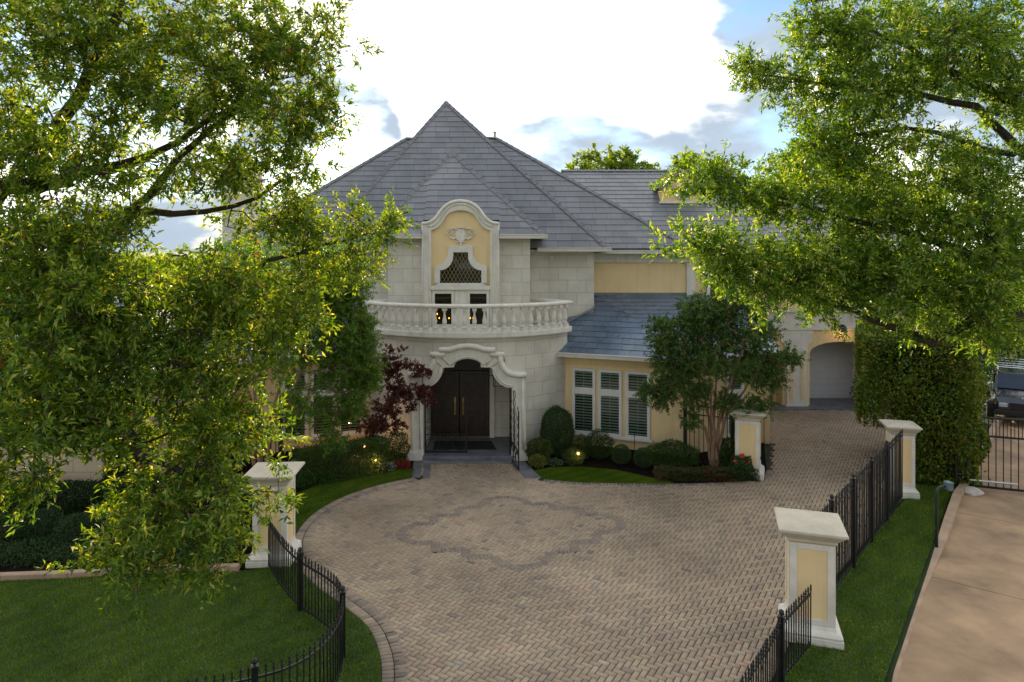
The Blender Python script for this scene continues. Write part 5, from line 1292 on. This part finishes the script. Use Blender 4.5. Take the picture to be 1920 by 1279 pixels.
# tall clipped hedge on the right: a body plus a dense core
hd = shrub('tall_hedge', 'tall clipped leafy hedge standing over the far end of the long fence', 'hedge', (12.52,21.3,0), (2.8,4.5,4.15), M['thedge'], 31, 80000, (.105,.068), 'box', fill=.14, lump=.26, tint=(.55,.26), stem=False, rz=R(-27), cut=lambda p: (p[:,2] < 1.55+.2*np.sin(p[:,1]*3)) & (p[:,0] < -.45))
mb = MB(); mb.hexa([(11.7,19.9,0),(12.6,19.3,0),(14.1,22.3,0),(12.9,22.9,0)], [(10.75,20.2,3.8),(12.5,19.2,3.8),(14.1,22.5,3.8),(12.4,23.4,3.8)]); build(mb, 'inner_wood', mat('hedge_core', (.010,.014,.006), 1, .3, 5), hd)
shrub('clipped_hedge', 'long low clipped hedge below the left wing windows', 'hedge', (-4.98,19.9,.02), (2.6,.9,.95), M['hedge'], 32, 26000, (.050,.030), 'box', fill=.12, lump=.10, tint=(.45,.2), rz=R(33))
shrub('shrub', 'rounded dark shrub beside the left foot of the entrance surround', 'shrub', (-3.55,20.95,.02), (.75,.7,1.0), M['hedge'], 33, 5200, (.045,.025), tint=(.45,.2))
shrub('topiary_bush', 'tall dome clipped bush between the entrance and the right bay windows', 'shrub', (1.45,21.9,.02), (1.0,.95,1.55), M['box'], 34, 24000, (.038,.022), tint=(.5,.2), lump=.05, fill=.15)
low = [('bushy yellow green shrub left of the tall dome bush', (.85,21.3,.02), (.75,.6,.70), M['lime'], 4200, (.3,.22)),
 ('small bright lime leaved plant at the left corner of the oval lawn', (.78,20.75,.02), (.5,.4,.36), M['lime'], 1600, (.72,.2)),
 ('low green shrub just right of the tall dome bush', (2.2,21.55,.02), (.55,.5,.7), M['lime'], 2600, (.3,.2)),
 ('loose feathery shrub under the left pane of the bay windows', (2.75,21.6,.02), (.85,.6,.85), M['hedge'], 4000, (.4,.2)),
 ('low dark shrub in front of the tall dome bush', (1.9,21.0,.02), (.6,.5,.45), M['hedge'], 2400, (.3,.2))]
for i, (lab, c, s, m_, n, tt) in enumerate(low): shrub('shrub', lab, 'shrub', c, s, m_, 40+i, n, (.05,.026), group='shrubs in the right hand bed', tint=tt)
for i, (lab, c) in enumerate((('left one of the two round box balls under the bay windows', (3.38,21.1,.02)), ('right one of the two round box balls under the bay windows', (4.0,20.75,.02)))):
    shrub('box_ball', lab, 'shrub', c, (.56,.56,.56), M['box'], 50+i, 6500, (.024,.015), group='round clipped box balls', tint=(.5,.2), lump=.03, fill=.15)
shrub('shrub', 'wide leafy shrub left of the multi stemmed tree trunks', 'shrub', (4.85,20.7,.02), (1.5,.8,.75), M['hedge'], 55, 9000, (.05,.028), tint=(.36,.2), group='shrubs in the right hand bed')
shrub('shrub', 'dark shrub right of the multi stemmed tree trunks', 'shrub', (6.45,20.3,.02), (.6,.6,.95), M['hedge'], 56, 3600, (.05,.03), tint=(.25,.18), group='shrubs in the right hand bed')
shrub('ground_cover', 'mixed low bedding plants along the front edge of the right hand bed', 'bedding plants', (5.6,19.72,.02), (2.9,.55,.26), M['rflower'], 57, 9000, (.06,.03), 'box', tint=(.25,.17), lump=.05, stem=False)['kind'] = 'stuff'
rs = shrub('rose_bush', 'dark leaved bush with red blooms against the foot of the pillar', 'shrub', (6.62,19.72,.02), (.62,.5,.62), M['crepe'], 58, 3600, (.05,.03), tint=(.2,.15))
rng = np.random.default_rng(59)
for c in ((6.60,19.6,.72),(6.44,19.62,.55),(6.75,19.6,.50)):
    mb = MB()
    for k in range(14):
        a = rng.random()*6.28; r_ = .025+.03*rng.random(); x, y, z = c[0]+r_*math.cos(a), c[1]+r_*math.sin(a), c[2]+rng.uniform(-.03,.03)
        mb.quad((x-.03,y,z-.02),(x+.01,y-.02,z-.025),(x+.03,y,z+.025),(x-.01,y+.02,z+.03))
    build(mb, 'bloom', M['red'], rs)
for lab, c, s, m_, n, tt in (('small white flowers at the corner of the left lawn', (-3.72,20.35,.02), (.5,.3,.26), 'wflower', 1500, (.5,.2)), ('small red flowers beside the left entrance band', (-3.28,20.55,.02), (.4,.3,.28), 'rflower', 1200, (.6,.2)), ('pale mixed flowers beside the lime plant on the right', (1.3,20.85,.02), (.45,.25,.22), 'wflower', 900, (.42,.15))):
    shrub('flower_clump', lab, 'flowers', c, s, M[m_], 60+n, n, (.035,.022), group='flower clumps by the entrance', tint=tt, stem=False)
# left bed shrubs
for i, (lab, x) in enumerate((('first dark mound shrub at the far left behind the stone kerb', -11.4), ('second dark mound shrub behind the stone kerb, left of the hanging leaves', -10.75), ('third dark mound shrub behind the stone kerb, just left of the hanging leaves', -9.75), ('dark mound shrub behind the lowest hanging oak leaves', -8.8), ('dark mound shrub just left of the left pillar', -7.0))):
    shrub('mound_shrub', lab, 'shrub', (x,15.4+(.2 if i%2 else 0),.02), (.95,.85,.62), M['box'], 70+i, 5600, (.035,.02), group='mound shrubs behind the stone kerb', tint=(.35,.2), lump=.05)
shrub('clipped_hedge', 'dark hedge along the foot of the far left stone wall', 'hedge', (-11.9,16.75,.02), (4.2,.7,.85), M['box'], 78, 34000, (.05,.032), 'box', tint=(.2,.15), lump=.06)
shrub('shrub', 'tall dark shrub beside the corner of the far left stone wall', 'shrub', (-9.35,16.6,.02), (1.0,.8,2.3), M['box'], 79, 20000, (.055,.035), tint=(.2,.16))
gc = shrub('ground_cover', 'dark low ground cover filling the bed behind the stone kerb', 'ground cover', (-10.2,14.75,.02), (8.6,1.1,.22), M['box'], 77, 26000, (.05,.03), 'box', tint=(.3,.2), lump=.05, stem=False); gc['kind'] = 'stuff'
# ---- trees beyond the house
def far_tree(label, base, H_, blob, seed, m, leaf, name='background_tree', tw=6, rc=.8, bark='bark'):
    rng = np.random.default_rng(seed); b = Vector(base)
    limbs = [([b, b+Vector((.1,0,H_*.3)), b+Vector((0,.2,H_*.6))], [.28,.2,.1])]
    return grow_tree(name, label, 'tree', base, limbs, blobs(blob, rng), m, M[bark], rng, leaf=leaf, twigs=tw, ros=3, lpr=6, rc=rc, rtip=.008, group='trees beyond the house', tint_mu=.5, tint_sd=.22)
far_tree('sunlit yellow green tree top showing behind the ridge right of the main roof', (5.3,44,0), 12, [(1100,320,44,28,34,1.5,26),(1140,310,44,28,36,1.5,28),(1185,320,44,30,34,1.5,26),(1220,330,44,24,26,1.2,16),(1070,335,44,16,18,1,9),(1140,370,44,80,30,2,26),(1115,285,44,8,10,.5,2),(1175,290,44,7,10,.5,2)], 81, M['far'], (.22,.11), rc=.42)
far_tree('sunlit tree behind the dormer and the reaching oak branch', (11.5,42,0), 11, [(1290,310,42,24,22,1.5,14),(1340,330,42,30,25,1.5,16),(1400,345,42,35,20,1.5,12)], 82, M['far'], (.22,.11), rc=.55)
far_tree('pale sunlit tree behind the garage roof', (17.5,38,0), 12, [(1480,330,38,40,45,2,30),(1550,320,38,50,60,2,40),(1640,340,38,60,60,2,44),(1560,410,38,110,40,2,50),(1720,380,38,60,50,2,30)], 83, M['far'], (.20,.10), rc=.7)
far_tree('dark tree behind the parked car', (21,33,0), 11, [(1790,560,33,60,80,2,55),(1860,600,33,60,90,2,60),(1930,560,33,60,110,2,60),(1850,700,33,60,60,1.5,40),(1800,660,31,40,60,1.5,30),(1950,680,33,50,60,1.5,30),(1870,470,33,90,60,2,40)], 84, M['crepe'], (.16,.09), rc=.8)
far_tree('leafy tree beside the side drive, right of the tall hedge', (15.2,23.4,0), 6, [(1800,600,23.5,40,40,.8,22),(1840,640,23.5,30,30,.8,14),(1860,560,23.5,50,40,1,20)], 87, M['hedge'], (.11,.06), rc=.5)
far_tree('green tree top low on the horizon beside the chimney', (-21,46,0), 8, [(330,500,46,60,25,2,30),(400,510,46,50,22,2,26),(250,505,46,60,28,2,30),(180,500,46,60,25,2,26)], 85, M['far'], (.24,.12), rc=.9)
far_tree('green tree behind the left wing roof', (-15,30,0), 6, [(300,560,30,70,35,1.5,30),(420,545,30,50,30,1.5,24),(180,560,30,70,35,1.5,26)], 86, M['hedge'], (.16,.08), rc=.7)
# dark hedge bank beyond the side drive
shrub('hedge_bank', 'dark overgrown hedge beyond the side drive behind the gate', 'hedge', (17.6,28.5,0), (5.5,2.0,4.6), M['box'], 88, 16000, (.11,.07), 'box', tint=(.3,.2), lump=.3, stem=False)

# ---- grass blades
def grass(label, poly, n, seed, h=.045, cut=None):
    rng = np.random.default_rng(seed); pa = np.array(poly); lo, hi_ = pa.min(0), pa.max(0); hi_[1] = min(hi_[1], 30)
    p = rng.random((n*2,2))*(hi_-lo)+lo; keep = inside(p[:,0], p[:,1], pa); p = p[keep]
    vis = (p[:,1] > 8) & (np.abs(p[:,0]) < p[:,1]*.80); p = p[vis][:n]; k = len(p)
    patch = np.sin(p[:,0]*1.3+seed)*np.cos(p[:,1]*1.1)*.10 + np.sin(p[:,0]*3.7+p[:,1]*2.9)*.07 + np.sin(p[:,0]*9.1-p[:,1]*7.3+2*np.sin(p[:,1]*3))*.09
    a = rng.random(k)*6.28; lean = rng.normal(0,.35,(k,2)); hh = h*rng.uniform(.5,1.25,k); w_ = .0045*rng.uniform(.8,1.6,k)
    z0 = np.full(k, .012); b0_ = np.stack([p[:,0]-np.cos(a)*w_, p[:,1]-np.sin(a)*w_, z0],1); b1_ = np.stack([p[:,0]+np.cos(a)*w_, p[:,1]+np.sin(a)*w_, z0],1); tp = np.stack([p[:,0]+lean[:,0]*hh, p[:,1]+lean[:,1]*hh, z0+hh],1)
    V = np.stack([b0_,b1_,tp],1).reshape(-1,3); Fc = (np.arange(k)[:,None]*3+np.array([[0,1,2]]))
    o = npmesh('grass', V, Fc, M['grass'], tint=np.clip(rng.normal(.45,.22,k)+patch,0,1)); tag(o, label, 'grass', kind='stuff')
grass('dark green mown grass of the left lawn inside and outside the curved fence', LAWN_L, 230000, 91)
grass('strip of grass along the left edge of the paved court', STRIP_L, 60000, 92)
grass('small oval mown lawn right of the entrance walk', MOUND, 50000, 93, .04)
grass('grass strip between the long fence and the side drive', STRIP_R, 230000, 94)
# fallen leaves
rng = np.random.default_rng(95); n = 480; p = np.stack([rng.uniform(-5,14,n), rng.uniform(9,22,n)],1); k = inside(p[:,0],p[:,1]) | inside(p[:,0],p[:,1],np.array(STRIP_R)); p = p[k]; n = len(p)
pos = np.stack([p[:,0],p[:,1],np.full(n,.055)],1); d = rng.normal(size=(n,3)); d[:,2] *= .1
V, Fc, T = leaves_np(pos, d, .045, .024, rng, np.clip(rng.normal(.9,.1,n),0,1), 3)
tag(npmesh('fallen_leaves', V, Fc, M['oak'], tint=T), 'scattered fallen leaves on the paving and grass strip', 'leaves', kind='stuff')
# ---- path lights
def path_light(label, c, e=3):
    t = thing('path_light', label, 'garden light', c, 0, 'small garden path lights'); x, y, z = c
    mb = MB(); mb.tube([(x,y,z),(x,y,z+.30)], .010, 6); mb.lathe([(.012,.30),(.028,.31),(.028,.32)], c, 8); mb.lathe([(.07,.385),(.06,.40),(.02,.43),(.008,.46)], c, 10); build(mb, 'stand', M['brass'], t)
    mb = MB(); mb.lathe([(.02,.322),(.026,.33),(.026,.37),(.02,.383)], c, 8); build(mb, 'lamp', M['lamp'], t)
    l = bpy.data.lights.new('path_bulb', 'POINT'); l.energy = e; l.color = (1,.55,.22); l.shadow_soft_size = .04; o = bpy.data.objects.new('path_bulb', l); C.objects.link(o); o.location = (x,y-.08,z+.36)
path_light('lit path light among the shrubs right of the entrance', (2.03,20.95,.03), 2.5)
path_light('lit path light by the white flowers left of the entrance', (-4.05,20.3,.03), 2.5)
path_light('lit path light behind the red maple near the left wall', (-4.7,21.7,.03), 12)
mb = MB(); mb.tube([(3.75,20.9,0),(3.75,20.9,1.0)], .012, 6); tag(build(mb, 'garden_stake', M['iron']), 'thin dark stake standing between the two round box balls', 'stake')
